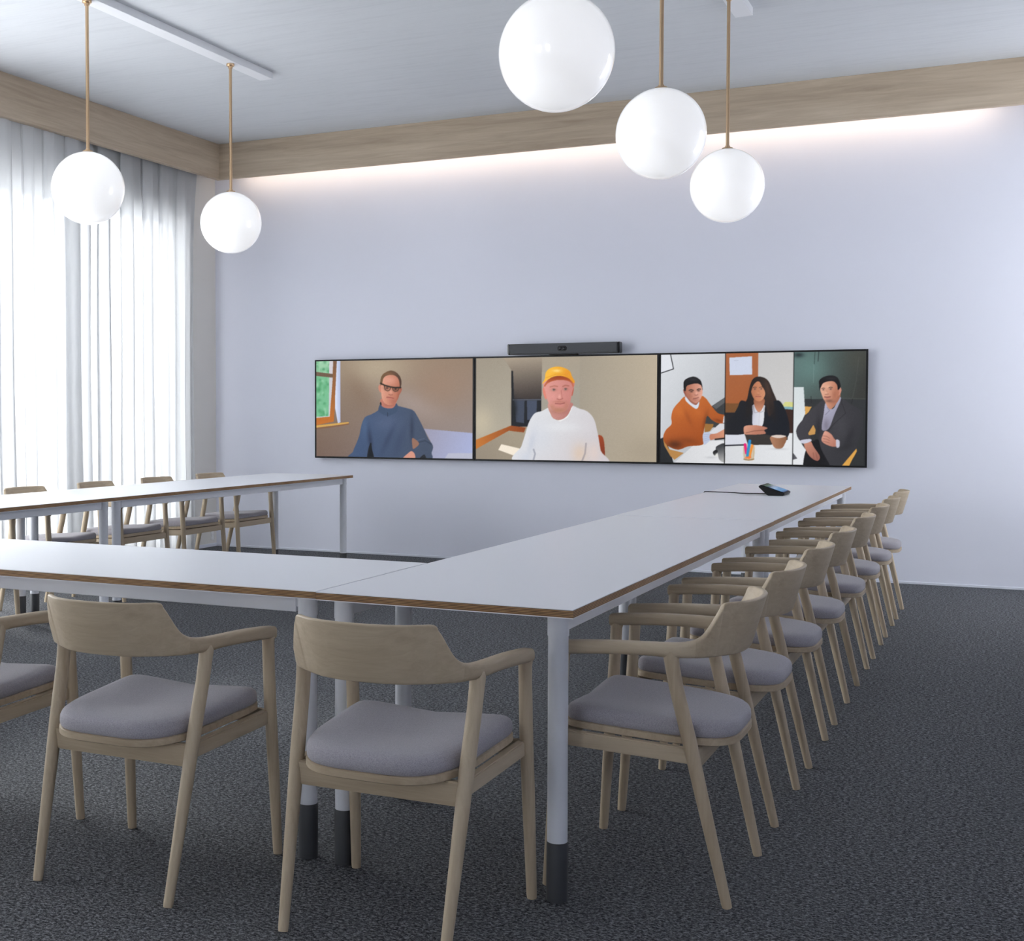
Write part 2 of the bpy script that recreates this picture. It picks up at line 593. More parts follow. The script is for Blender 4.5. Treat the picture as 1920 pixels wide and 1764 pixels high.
def rail_rings(S):
    """rounded-rectangle sections along the stations S"""
    n, ns, vs = 16, len(S), []
    for i, s in enumerate(S):
        a, b = S[max(i - 1, 0)], S[min(i + 1, ns - 1)]
        tx, ty = b[0] - a[0], b[1] - a[1]
        ln = math.hypot(tx, ty) or 1
        nx, ny = ty / ln, -tx / ln
        h, th = s[2] - s[3], s[4]
        zm = (s[2] + s[3]) / 2
        rc = min(.34 * min(h, th), .010)
        for (cxs, czs, a0) in ((1, 1, 0), (-1, 1, 90), (-1, -1, 180), (1, -1, 270)):
            for k in range(4):
                an = math.radians(a0 + k * 30)
                pn, pz = cxs * (th / 2 - rc) + rc * math.cos(an), czs * (h / 2 - rc) + rc * math.sin(an)
                off = pn + s[5] * (pz / h)
                vs.append((s[0] + nx * off, s[1] + ny * off, zm + pz))
    return vs


last2 = RS[-1].copy()
last2[1] += .003; last2[2] -= .003; last2[3] += .002; last2[4] -= .005
half = np.vstack([RS, last2])
loop = np.vstack([half[:0:-1] * np.array([-1, 1, 1, 1, 1, 1]), half])
NH = len(half)
LV = rail_rings(loop)


def rail_faces(a, b):
    return [((i - a) * 16 + k, (i + 1 - a) * 16 + k, (i + 1 - a) * 16 + (k + 1) % 16, (i - a) * 16 + (k + 1) % 16) for i in range(a, b) for k in range(16)]


whole = mesh_from('whole', LV, rail_faces(0, len(loop) - 1))
LN = [v.normal.copy() for v in whole.vertices]
bpy.data.meshes.remove(whole)
# make sure the normals point outwards (top of the section looks up)
SG = 1 if LN[(NH - 1) * 16 + 4].z + LN[(NH - 1) * 16 + 3].z > 0 else -1


def rail_part(name, a, b):
    """stations a..b of the loop as one part, shaded with the normals of the whole loop"""
    vs = LV[a * 16:(b + 1) * 16]
    fs = rail_faces(a, b)
    if a == 0: fs.append(tuple(range(15, -1, -1)))
    if b == len(loop) - 1: fs.append(tuple((b - a) * 16 + k for k in range(16)))
    if SG < 0: fs = [f[::-1] for f in fs]
    m = mesh_from(name, vs, fs)
    m.polygons.foreach_set('use_smooth', [True] * len(m.polygons))
    m.normals_split_custom_set_from_vertices([tuple(LN[a * 16 + i] * SG) for i in range(len(vs))])
    return m


SPLIT = 42
back_mesh = rail_part('backrest', NH - 1 - SPLIT, NH - 1 + SPLIT)
arm_r_mesh = rail_part('armrest', NH - 1 + SPLIT, len(loop) - 1)
arm_l_mesh = rail_part('armrest_left', 0, NH - 1 - SPLIT)


def mirrored(m, name):
    bm = bmesh.new(); bm.from_mesh(m)
    for v in bm.verts: v.co.x *= -1
    bmesh.ops.reverse_faces(bm, faces=bm.faces)
    return smooth_angle(bm_mesh(name, bm), 50)


rear_pts = [(.203, -.222, 0), (.2035, -.2195, .01), (.213, -.157, .28), (.217, -.130, .40), (.222, -.098, .53), (.224, -.089, .580), (.2245, -.087, .594), (.2245, -.085, .606), (.2245, -.084, .622)]
rear_r = [.0115, .0125, .0165, .0178, .0175, .0178, .0183, .0188, .0160]
rear_m = smooth_angle(tube_mesh('rear_leg', rear_pts, rear_r, 16), 60)
front_pts = [(.245, .222, 0), (.2448, .221, .01), (.241, .206, .25), (.2385, .194, .42), (.2385, .187, .54), (.2388, .185, .585), (.2388, .184, .598), (.2388, .184, .610)]
front_r = [.0120, .0128, .0160, .0170, .0165, .0168, .0190, .0150]
front_m = smooth_angle(tube_mesh('front_leg', front_pts, front_r, 16), 60)
rear_ml, front_ml = mirrored(rear_m, 'rear_leg_left'), mirrored(front_m, 'front_leg_left')


def seat_outline(inset=0.0, n=64):
    """rounded D outline: nearly straight front, tapering sides, round back"""
    pts = []
    for k in range(n):
        a = 2 * math.pi * k / n
        c, s = math.cos(a), math.sin(a)
        if s >= 0:
            e = .22
            x = math.copysign(abs(c) ** e, c) * .2215
            y = abs(s) ** e * .196
        else:
            e = .74
            x = math.copysign(abs(c) ** .50, c) * .2215
            y = -abs(s) ** e * .226
        taper = 1 - .085 * max(0, .17 - y) / .3
        x *= taper
        pts.append((x, y))
    P = np.array(pts)
    if inset:
        d = np.roll(P, -1, 0) - np.roll(P, 1, 0)
        d /= np.linalg.norm(d, axis=1)[:, None]
        P = P + inset * np.stack([-d[:, 1], d[:, 0]], 1)
    return P


def tilt(y): return (y - .19) * .064


def ring_mesh(name, rings, close_top=True):
    vs, fs = [], []
    n = len(rings[0][0])
    for P, zf in rings:
        for x, y in P:
            vs.append((x, y, zf(x, y)))
    for i in range(len(rings) - 1):
        for k in range(n):
            k2 = (k + 1) % n
            fs.append((i * n + k, i * n + k2, (i + 1) * n + k2, (i + 1) * n + k))
    fs.append(tuple(range(n - 1, -1, -1)))
    if close_top:
        vs.append((0, 0, rings[-1][1](0, 0)))
        b = (len(rings) - 1) * n
        for k in range(n):
            fs.append((b + k, b + (k + 1) % n, len(vs) - 1))
    return smooth_angle(mesh_from(name, vs, fs), 45)


O0 = seat_outline()
panel_mesh = ring_mesh('seat_panel', [
    (seat_outline(.003), lambda x, y: .404 + tilt(y)), (O0, lambda x, y: .406 + tilt(y)),
    (O0, lambda x, y: .421 + tilt(y)), (seat_outline(.003), lambda x, y: .4225 + tilt(y))])


def ctop(x, y, d):
    # saddle: hollow middle that runs out over the front edge, raised lip at the sides and back
    k = math.exp(-(x / .125) ** 2) * (1 if y > -.02 else math.exp(-((y + .02) / .085) ** 2))
    return .4235 + tilt(y) + d - .013 * k * min(1, max(0, d - .006) / .03)


crings = []
for ins, d in ((.005, 0.0), (.002, .004), (.001, .013), (.002, .024), (.006, .032), (.014, .0375), (.032, .041), (.07, .042)):
    if ins < .05:
        P = seat_outline(ins)
    else:
        P = seat_outline(.035) * (1 - (ins - .035) / .19)
    crings.append((P, (lambda d: (lambda x, y: ctop(x, y, d)))(d)))
for f, d in ((.62, .042), (.45, .042), (.3, .042), (.15, .042)):
    crings.append((seat_outline(.035) * f, (lambda d: (lambda x, y: ctop(x, y, d)))(d)))
cushion_mesh = ring_mesh('seat_cushion', crings)


def bar_mesh(name, a, b, h, w, axis):
    """straight rail of height h and width w between points a and b (centre line)"""
    a, b = Vector(a), Vector(b)
    bm = bmesh.new()
    n = Vector((0, 1, 0)) if axis == 'x' else Vector((1, 0, 0))
    up = Vector((0, 0, 1))
    q = []
    for p in (a, b):
        q.append([bm.verts.new(p + n * (sx * w / 2) + up * (sz * h / 2)) for sx, sz in ((-1, -1), (1, -1), (1, 1), (-1, 1))])
    for k in range(4):
        bm.faces.new((q[0][k], q[0][(k + 1) % 4], q[1][(k + 1) % 4], q[1][k]))
    bm.faces.new(q[0]); bm.faces.new(q[1][::-1])
    bmesh.ops.recalc_face_normals(bm, faces=bm.faces)
    bmesh.ops.bevel(bm, geom=bm.edges[:], offset=.003, segments=2, affect='EDGES')
    return bm_mesh(name, bm)


side_rail_r = bar_mesh('side_rail', (.229, .192, .381), (.211, -.136, .363), .038, .022, 'y')
side_rail_l = mirrored(side_rail_r, 'side_rail_left')
rear_rail = bar_mesh('rear_rail', (-.215, -.138, .352), (.215, -.138, .352), .056, .020, 'x')
front_rail = bar_mesh('front_rail', (-.24, .192, .381), (.24, .192, .381), .038, .020, 'x')


def make_chair():
    t = empty('armchair')
    obj('backrest', back_mesh, wood_x, t)
    obj('armrest', arm_r_mesh, wood_y, t)
    obj('armrest', arm_l_mesh, wood_y, t)
    for m in (rear_m, rear_ml, front_m, front_ml):
        obj('leg', m, wood_z, t)
    obj('side_rail', side_rail_r, wood_y, t)
    obj('side_rail', side_rail_l, wood_y, t)
    obj('rear_rail', rear_rail, wood_x, t)
    obj('front_rail', front_rail, wood_x, t)
    obj('seat_panel', panel_mesh, wood_x, t)['label'] = 'curved pale wooden seat board'
    obj('cushion', cushion_mesh, fabric, t)['label'] = 'grey wool seat cushion'
    return t


def copy_tree(o, parent=None):
    c = o.copy()
    COL.objects.link(c)
    c.parent = parent
    for ch in list(o.children):
        copy_tree(ch, c)
    return c


ordn = ['nearest', 'second', 'third', 'fourth', 'fifth', 'sixth', 'seventh', 'farthest']
spots = []
YR = [-6.288, -5.611, -4.934, -4.265, -3.49, -2.80, -2.14, -1.475]
for k, y in enumerate(YR):
    lab = {0: 'pale wooden armchair nearest us in the right-hand row, beside the white corner leg',
           7: 'pale wooden armchair farthest away in the right-hand row, closest to the back wall'}.get(
        k, 'pale wooden armchair, %s from the near end of the right-hand row' % ordn[k])
    spots.append((5.6225, y, math.pi / 2, lab, 'armchairs along the right-hand tables'))
FL = ['pale wooden armchair with its back to us, rightmost of the three front chairs',
      'pale wooden armchair with its back to us, middle one of the three front chairs',
      'pale wooden armchair in the foreground cut off by the left edge of the picture']
for x, lab in zip((5.152, 4.421, 3.742), FL):
    spots.append((x, -6.860, 0, lab, 'armchairs in the foreground'))
for k, y in enumerate((-1.535, -2.202, -2.870, -3.538, -4.31, -4.98)):
    lab = ['pale wooden armchair behind the left table, closest to the back wall',
           'pale wooden armchair behind the left table, second from the back wall',
           'pale wooden armchair behind the left table, third from the back wall',
           'pale wooden armchair behind the left table, fourth from the back wall',
           'pale wooden armchair by the curtains of which mostly the legs show at the left edge',
           'pale wooden armchair by the curtains almost outside the left edge'][k]
    spots.append((1.2785 - .1, y, -math.pi / 2, lab, 'armchairs by the curtains'))
proto = make_chair()
for i, (x, y, rz, lab, grp) in enumerate(spots):
    c = proto if i == 0 else copy_tree(proto)
    c.location = (x, y, 0)
    c.rotation_euler = (0, 0, rz)
    tag(c, lab, 'chair', grp)

# ------------------------------------------------------------------ pendant lamps and tracks
TRK = .046


def track(x, y0, y1, label):
    t = empty('ceiling_track', (x, (y0 + y1) / 2, ZC - TRK))
    tag(t, label, 'light track')
    h = (y1 - y0) / 2
    obj('body', box_mesh('body', -.05, .05, -h, h - .004, 0, TRK, .002, 1), track_m, t)
    obj('end_cap', box_mesh('end_cap', -.0505, .0505, h - .004, h, -.0005, TRK, .001, 1), track_m, t)


track(1.806, -9.0, -2.055, 'long white ceiling track carrying the two lamps on the left')
track(5.012, -9.0, -2.055, 'white ceiling track above the right-hand lamps, only its end in view')

RG = .2
sph = bmesh.new()
bmesh.ops.create_uvsphere(sph, u_segments=64, v_segments=40, radius=RG)
globe_mesh = bm_mesh('globe', sph)
globe_mesh.polygons.foreach_set('use_smooth', [True] * len(globe_mesh.polygons))
GZ = 2.440
rod_top = ZC - TRK
rod_mesh = smooth_angle(lathe_mesh('rod', [(.0095, RG - .004), (.0095, rod_top - GZ - .004)], 16))
cap_mesh = smooth_angle(lathe_mesh('globe_cap', [(.030, RG - .006), (.030, RG + .002), (.028, RG + .005), (.014, RG + .006), (.013, RG + .016), (.0095, RG + .017)], 24), 35)
can_h = rod_top - GZ
canopy_mesh = smooth_angle(lathe_mesh('canopy', [(.0095, can_h - .030), (.014, can_h - .029), (.014, can_h - .016), (.024, can_h - .015), (.026, can_h - .012), (.026, can_h)], 24), 35)


def pendant(x, y, label):
    t = empty('pendant_lamp', (x, y, GZ))
    tag(t, label, 'lamp', 'white globe pendant lamps')
    obj('globe', globe_mesh, opal, t)['label'] = 'glossy white opal glass globe'
    obj('rod', rod_mesh, brass, t)
    obj('globe_cap', cap_mesh, brass, t)
    obj('canopy', canopy_mesh, brass, t)


pendant(1.806, -3.928, 'globe pendant lamp in front of the curtains, left one of the pair')
pendant(1.806, -2.498, 'globe pendant lamp near the back corner, right one of the left pair')
pendant(5.009, -5.344, 'largest globe pendant lamp, cut off by the top of the picture')
pendant(5.010, -3.915, 'middle globe pendant lamp of the three on the right')
pendant(5.010, -2.470, 'smallest and lowest-looking globe pendant lamp of the three on the right')


# ------------------------------------------------------------------ screen pictures (painted with code)
class Painter:
    def __init__(s, corners, w=340, h=190, ss=2):
        s.w, s.h, s.ss = w, h, ss
        W, H = w * ss, h * ss
        (x0, y0), (x1, y1), (x2, y2), (x3, y3) = corners
        # homography unit square -> drawing coordinates
        dx1, dx2, sx = x1 - x2, x3 - x2, x0 - x1 + x2 - x3
        dy1, dy2, sy = y1 - y2, y3 - y2, y0 - y1 + y2 - y3
        det = dx1 * dy2 - dx2 * dy1
        g, k = (sx * dy2 - dx2 * sy) / det, (dx1 * sy - sx * dy1) / det
        u, v = np.meshgrid((np.arange(W) + .5) / W, (np.arange(H) + .5) / H)
        den = g * u + k * v + 1
        s.X = ((x1 - x0 + g * x1) * u + (x3 - x0 + k * x3) * v + x0) / den
        s.Y = ((y1 - y0 + g * y1) * u + (y3 - y0 + k * y3) * v + y0) / den
        s.U, s.V = u, v
        s.I = np.zeros((H, W, 3))
        s.clip = np.ones((H, W), bool)
        s.last = s.clip

    def bil(s, a, b, c, d):
        u, v = s.U[..., None], s.V[..., None]
        a, b, c, d = (np.array(q, float) for q in (a, b, c, d))
        s.I = (a * (1 - u) + b * u) * (1 - v) + (d * (1 - u) + c * u) * v

    def _smooth(s, P, n=6):
        P = np.array(P, float)
        p0, p2, p3 = np.roll(P, 1, 0), np.roll(P, -1, 0), np.roll(P, -2, 0)
        o = []
        for j in range(n):
            t = j / n
            o.append(.5 * (2 * P + (p2 - p0) * t + (2 * p0 - 5 * P + 4 * p2 - p3) * t * t + (3 * P - p0 - 3 * p2 + p3) * t ** 3))
        return np.stack(o, 1).reshape(-1, 2)

    def poly(s, P, col, sm=True, f=None):
        if f: P = [f(*q) for q in P]
        P = s._smooth(P) if sm else np.array(P, float)
        m = (s.X >= P[:, 0].min()) & (s.X <= P[:, 0].max()) & (s.Y >= P[:, 1].min()) & (s.Y <= P[:, 1].max()) & s.clip
        x, y = s.X[m], s.Y[m]
        ins = np.zeros(len(x), bool)
        Q = np.roll(P, -1, 0)
        for (ax, ay), (bx, by) in zip(P, Q):
            if ay == by: continue
            c = ((ay > y) != (by > y)) & (x < (bx - ax) * (y - ay) / (by - ay) + ax)
            ins ^= c
        mask = np.zeros_like(s.clip)
        mask[m] = ins
        if isinstance(col[0], (tuple, list)):
            (xa, ya), (xb, yb), c0, c1 = col
            if f: (xa, ya), (xb, yb) = f(xa, ya), f(xb, yb)
            L2 = (xb - xa) ** 2 + (yb - ya) ** 2
            t = np.clip(((s.X[mask] - xa) * (xb - xa) + (s.Y[mask] - ya) * (yb - ya)) / L2, 0, 1)[:, None]
            s.I[mask] = np.array(c0) * (1 - t) + np.array(c1) * t
        else:
            s.I[mask] = col
        s.last = mask
        return mask

    def blob(s, x, y, rx, ry, col, a=.6, mask='last', rot=0, f=None):
        if f:
            x, y = f(x, y); rx *= .907; ry *= .907
        dx, dy = s.X - x, s.Y - y
        c, sn = math.cos(math.radians(rot)), math.sin(math.radians(rot))
        d = ((dx * c + dy * sn) / rx) ** 2 + ((-dx * sn + dy * c) / ry) ** 2
        w = a * np.exp(-d)
        mk = s.last if isinstance(mask, str) else (s.clip if mask is None else mask)
        w = (w * mk)[..., None]
        s.I = s.I * (1 - w) + np.array(col, float) * w

    def line(s, P, wd, col, f=None, a=1.0, mask=None):
        if f:
            P = [f(*q) for q in P]; wd *= .907
        d = np.full(s.X.shape, 1e9)
        for (ax, ay), (bx, by) in zip(P[:-1], P[1:]):
            L2 = (bx - ax) ** 2 + (by - ay) ** 2 + 1e-9
            t = np.clip(((s.X - ax) * (bx - ax) + (s.Y - ay) * (by - ay)) / L2, 0, 1)
            d = np.minimum(d, np.hypot(s.X - ax - t * (bx - ax), s.Y - ay - t * (by - ay)))
        w = np.clip((wd / 2 - d) / 3 + .5, 0, 1) * a * (s.clip if mask is None else mask)
        s.I = s.I * (1 - w[..., None]) + np.array(col, float) * w[..., None]

    def result(s):
        k = s.ss
        q = s.I
        for ax in (0, 1):                       # slight softness of a video picture
            q = .25 * np.roll(q, 1, ax) + .5 * q + .25 * np.roll(q, -1, ax)
        a = q.reshape(s.h, k, s.w, k, 3).mean((1, 3))
        g = rng.normal(0, 1, (s.h // 2 + 2, s.w // 2 + 2))
        g = np.repeat(np.repeat(g, 2, 0), 2, 1)[:s.h, :s.w]
        g = g + .8 * rng.normal(0, 1, g.shape)
        a = a + (g * .9)[..., None]
        a = np.clip(a, 0, 255) / 255
        return np.where(a <= .04045, a / 12.92, ((a + .055) / 1.055) ** 2.4)


def eye(p, x, y, w, col=(45, 35, 32), f=None, brow=True, bcol=(60, 42, 35)):
    p.blob(x, y, w, w * .55, (150, 95, 80), .6, None, f=f)
    p.blob(x - w * .1, y, w * .55, w * .32, (225, 215, 210), .6, None, f=f)
    p.blob(x, y, w * .36, w * .36, col, .95, None, f=f)
    if brow:
        p.line([(x - w * 1.1, y - w * .75), (x, y - w * 1.15), (x + w * 1.0, y - w * .85)], w * .36, bcol, f=f, a=.8)


def picture_1():
    p = Painter([(72, 165), (1838, 133), (1835, 1270), (72, 1240)])
    p.bil((148, 130, 110), (150, 128, 108), (150, 140, 142), (118, 96, 84))
    p.blob(760, 240, 420, 230, (186, 170, 146), .8, None)
    p.blob(1180, 640, 330, 140, (168, 154, 150), .7, None, 25)
    p.blob(1480, 440, 330, 260, (158, 130, 110), .7, None)
    p.blob(560, 520, 120, 260, (130, 106, 88), .5, None, -30)
    p.poly([(1285, 925), (1500, 945), (1838, 975), (1838, 1285), (1300, 1285), (1390, 1120)], ((1300, 950), (1820, 1150), (158, 156, 178), (170, 178, 216)), False)
    p.poly([(1560, 1200), (1840, 1200), (1840, 1290), (1500, 1290)], (186, 188, 206), False)
    p.poly([(60, 150), (228, 150), (225, 305), (60, 292)], (160, 208, 172), False)
    g1 = p.last
    p.poly([(60, 325), (228, 345), (222, 795), (60, 805)], (122, 192, 148), False)
    g2 = p.last
    r = random.Random(4)
    for _ in range(60):
        q = r.random() < .3
        p.blob(r.uniform(70, 225), r.uniform(165, 300) if q else r.uniform(335, 790), r.uniform(8, 22), r.uniform(10, 30),
               r.choice([(80, 160, 105), (170, 220, 185), (105, 180, 130), (60, 140, 90)]), .6, g1 if q else g2)
    p.poly([(222, 150), (268, 150), (258, 315), (220, 303)], (214, 208, 215), False)
    p.poly([(222, 340), (262, 345), (232, 800), (60, 815), (60, 793), (214, 783)], (206, 204, 210), False)
    p.poly([(266, 150), (312, 150), (288, 640), (272, 845), (60, 890), (60, 806), (226, 790), (258, 400)], ((150, 160), (150, 860), (122, 88, 66), (196, 112, 38)), False)
    p.poly([(60, 284), (262, 310), (258, 352), (60, 330)], (112, 88, 70), False)
    p.poly([(308, 150), (346, 150), (348, 852), (318, 866), (288, 700), (286, 590)], ((290, 500), (348, 500), (222, 228, 248), (180, 190, 222)), False)
    p.poly([(60, 890), (440, 850), (442, 868), (60, 916)], (214, 166, 84), False)
    p.line([(60, 926), (300, 896), (440, 872)], 14, (132, 92, 66))
    # sweater
    p.poly([(802, 655), (775, 715), (700, 762), (625, 796), (585, 880), (560, 1000), (522, 1100), (490, 1180), (484, 1275), (1300, 1285), (1372, 1190),
            (1386, 1115), (1335, 1035), (1282, 920), (1215, 790), (1168, 722), (1100, 696), (988, 666), (962, 640), (900, 690), (835, 684)], ((600, 900), (1300, 1000), (64, 84, 118), (66, 78, 100)))
    sw = p.last
    p.blob(860, 860, 170, 110, (84, 98, 130), .6, sw)
    p.blob(680, 1040, 26, 130, (38, 50, 78), .8, sw, -8)
    p.blob(1150, 930, 24, 170, (44, 54, 78), .8, sw)
    p.blob(880, 1050, 30, 170, (48, 60, 90), .6, sw, 25)
    p.blob(1010, 1080, 40, 180, (56, 68, 98), .5, sw, 20)
    p.blob(620, 900, 40, 120, (78, 104, 140), .5, sw)
    p.line([(1200, 1085), (1300, 1060), (1370, 1100)], 14, (40, 52, 74), a=.7, mask=sw)
    p.line([(1205, 1060), (1290, 1035)], 8, (92, 108, 134), a=.6, mask=sw)
    p.poly([(692, 1080), (664, 1140), (650, 1260), (722, 1262), (702, 1150)], (16, 20, 28))
    p.poly([(1158, 1030), (1232, 1092), (1172, 1152), (1156, 1120)], (150, 110, 92))
    p.poly([(1050, 1265), (1110, 1200), (1150, 1178), (1184, 1215), (1176, 1270)], (214, 150, 130))
    p.poly([(1238, 1262), (1290, 1215), (1310, 1270)], (24, 28, 36))
    # neck, collar
    p.poly([(806, 590), (968, 590), (970, 650), (935, 692), (870, 695), (812, 668)], (192, 122, 104))
    p.blob(900, 655, 60, 20, (150, 84, 70), .7)
    p.poly([(798, 640), (804, 676), (880, 704), (950, 690), (972, 640), (992, 668), (988, 728), (900, 778), (835, 768), (774, 722)], (60, 78, 106))
    p.line([(878, 745), (878, 785)], 6, (30, 40, 60))
    p.poly([(802, 622), (790, 642), (806, 668), (812, 650)], (26, 28, 30), False)
    # head
    p.poly([(802, 430), (776, 448), (780, 492), (800, 518), (818, 500)], (204, 134, 112))
    p.poly([(1024, 455), (1040, 478), (1026, 520), (1004, 545), (1008, 470)], (166, 98, 78))
    p.poly([(806, 410), (824, 352), (880, 322), (960, 328), (1008, 365), (1018, 450), (1006, 560), (976, 622), (930, 660), (870, 655), (826, 612), (808, 540)],
           ((815, 480), (1010, 500), (222, 158, 134), (184, 112, 88)))
    fc = p.last
    p.blob(910, 380, 70, 40, (228, 162, 140), .6, fc)
    p.blob(950, 620, 50, 40, (160, 92, 76), .5, fc)
    p.blob(1000, 560, 16, 70, (150, 84, 64), .6, fc)
    p.poly([(800, 440), (799, 372), (828, 312), (900, 274), (962, 284), (1012, 330), (1034, 392), (1028, 455), (1018, 480), (1008, 392), (984, 346), (938, 322), (872, 328), (832, 358), (818, 412)],
           ((820, 350), (1020, 380), (112, 84, 56), (78, 54, 42)))
    p.blob(900, 310, 60, 18, (150, 100, 66), .5)
    p.blob(870, 470, 32, 20, (120, 72, 54), .8, fc); p.blob(968, 482, 32, 20, (104, 62, 46), .8, fc)
    p.blob(872, 468, 9, 9, (40, 28, 22), .9, fc); p.blob(968, 480, 9, 9, (36, 26, 20), .9, fc)
    p.line([(800, 416), (850, 440), (910, 456), (962, 464), (1024, 462)], 17, (44, 34, 26))
    p.line([(840, 445), (850, 488), (880, 502), (904, 490), (912, 455)], 8, (58, 44, 32))
    p.line([(932, 460), (940, 494), (962, 508), (992, 500), (1010, 466)], 8, (58, 44, 32))
    p.blob(916, 512, 16, 26, (230, 168, 146), .7, fc)
    p.line([(892, 540), (910, 548), (934, 544)], 9, (150, 84, 70), a=.8)
    p.line([(868, 572), (904, 574), (944, 584)], 10, (146, 70, 64), a=.9)
    p.blob(905, 590, 30, 9, (200, 122, 108), .7, fc)
    return p.result()


def picture_2():
    p = Painter([(78, 220), (1838, 185), (1835, 1248), (75, 1222)])
    p.bil((166, 156, 138), (186, 172, 150), (172, 160, 140), (168, 158, 140))
    p.poly([(1085, 180), (1850, 170), (1850, 1265), (1085, 1265)], ((1090, 500), (1838, 500), (164, 154, 138), (190, 176, 154)), False)
    p.blob(1450, 700, 300, 300, (176, 164, 148), .4)
    p.blob(1750, 1150, 250, 200, (160, 148, 130), .6)
    p.poly([(710, 190), (1088, 190), (1085, 1260), (710, 1260)], ((880, 200), (880, 700), (170, 158, 140), (164, 158, 146)), False)
    p.poly([(60, 200), (345, 200), (432, 350), (422, 885), (60, 1040)], ((100, 300), (420, 900), (160, 150, 134), (176, 168, 152)), False)
    p.blob(130, 850, 120, 160, (204, 192, 166), .7)
    p.poly([(335, 200), (722, 195), (716, 630), (430, 630), (430, 350)], ((560, 215), (600, 630), (168, 154, 136), (54, 46, 44)), False)
    p.poly([(424, 345), (440, 350), (450, 622), (716, 622), (716, 900), (424, 895)], (22, 25, 33), False)
    p.poly([(452, 640), (552, 640), (546, 862), (470, 850)], (62, 70, 88), False)
    p.poly([(576, 640), (672, 640), (668, 820), (578, 830)], (68, 77, 97), False)
    p.line([(440, 632), (712, 630)], 12, (88, 92, 104))
    p.line([(430, 350), (428, 890)], 10, (18, 18, 22))
    p.blob(455, 720, 26, 90, (14, 18, 22), .8, None)
    p.poly([(60, 1035), (420, 886), (565, 905), (545, 958), (400, 936), (60, 1130)], ((100, 1050), (540, 920), (196, 118, 48), (142, 66, 20)), False)
    p.poly([(60, 1130), (400, 938), (560, 955), (490, 1240), (60, 1240)], ((100, 1200), (450, 960), (150, 138, 122), (164, 152, 132)), False)
    p.poly([(326, 1070), (505, 1112), (480, 1194), (296, 1126)], (246, 234, 216), False)
    p.poly([(1258, 988), (1304, 988), (1326, 1060), (1334, 1262), (1300, 1262), (1280, 1100)], ((1265, 1000), (1330, 1200), (158, 68, 32), (120, 42, 14)))
    # sweatshirt
    p.poly([(792, 712), (720, 742), (650, 766), (596, 850), (556, 980), (522, 1090), (478, 1250), (1322, 1262), (1292, 1130), (1262, 960), (1226, 822), (1162, 746), (1080, 716), (1010, 694), (970, 785), (880, 832), (815, 795)],
           ((560, 800), (1200, 1200), (226, 228, 232), (208, 202, 206)))
    sw = p.last
    p.blob(700, 1000, 130, 180, (212, 216, 226), .6, sw)
    p.blob(1090, 1160, 80, 100, (222, 198, 178), .8, sw)
    p.blob(900, 900, 200, 50, (230, 232, 236), .6, sw)
    p.line([(640, 1120), (655, 1165), (635, 1240)], 16, (150, 152, 166), a=.8, mask=sw)
    p.line([(1150, 1060), (1140, 1160), (1105, 1250)], 16, (150, 142, 148), a=.7, mask=sw)
    p.blob(620, 1060, 30, 120, (196, 202, 216), .6, sw, 12)
    p.blob(1230, 1150, 60, 100, (226, 206, 198), .7, sw)
    p.blob(560, 1200, 60, 60, (205, 212, 226), .6, sw)
    p.line([(800, 760), (850, 822), (900, 838), (965, 800), (1008, 710)], 14, (240, 240, 240), mask=sw)
    # neck + head
    p.poly([(788, 660), (1008, 660), (1004, 715), (970, 782), (920, 822), (860, 826), (812, 788)], ((800, 700), (990, 760), (206, 150, 138), (186, 122, 116)))
    p.blob(890, 745, 90, 24, (166, 106, 90), .6)
    p.poly([(738, 505), (727, 540), (744, 604), (764, 625), (768, 520)], (226, 134, 116))
    p.poly([(1024, 498), (1030, 532), (1012, 594), (998, 525)], (188, 96, 78))
    p.poly([(748, 440), (1022, 440), (1012, 560), (988, 680), (944, 742), (882, 758), (822, 728), (780, 650), (756, 560)], ((760, 560), (1010, 580), (224, 154, 144), (204, 132, 124)))
    fc = p.last
    p.blob(885, 735, 85, 30, (176, 122, 94), .8, fc)
    p.blob(820, 700, 30, 30, (186, 128, 104), .6, fc)
    p.blob(960, 690, 26, 40, (180, 118, 98), .6, fc)
    p.blob(820, 600, 40, 35, (230, 156, 148), .5, fc)
    p.poly([(742, 490), (790, 425), (880, 396), (985, 418), (1026, 470), (1022, 510), (1000, 462), (940, 438), (850, 440), (780, 468), (752, 500)], ((880, 400), (880, 470), (150, 58, 16), (196, 104, 70)))
    p.poly([(722, 474), (748, 425), (758, 362), (800, 320), (872, 304), (940, 318), (992, 352), (1012, 402), (1038, 448), (1026, 466), (980, 420), (900, 396), (830, 404), (772, 438)],
           ((800, 380), (1020, 380), (250, 188, 58), (232, 154, 34)))
    cp = p.last
    p.blob(865, 345, 40, 14, (255, 222, 140), .9, cp)
    p.blob(960, 375, 30, 30, (232, 150, 36), .7, cp)
    p.line([(760, 415), (860, 378), (940, 382), (1005, 420)], 6, (222, 146, 30), a=.7, mask=cp)
    p.line([(800, 505), (840, 494), (872, 500)], 12, (176, 104, 84), a=.7)
    p.line([(922, 500), (950, 488), (980, 494)], 12, (166, 94, 76), a=.7)
    eye(p, 836, 532, 26, (70, 70, 66), brow=False)
    eye(p, 950, 526, 26, (70, 68, 62), brow=False)
    p.line([(826, 526), (850, 530)], 6, (70, 48, 42), a=.6)
    p.line([(940, 520), (964, 522)], 6, (70, 48, 42), a=.6)
    p.line([(908, 540), (912, 590), (918, 615)], 8, (180, 104, 94), a=.6)
    p.blob(892, 600, 14, 22, (240, 176, 164), .7, fc)
    p.line([(868, 622), (892, 630), (922, 620)], 9, (160, 86, 76), a=.7)
    p.blob(890, 650, 60, 12, (176, 110, 92), .6, fc)
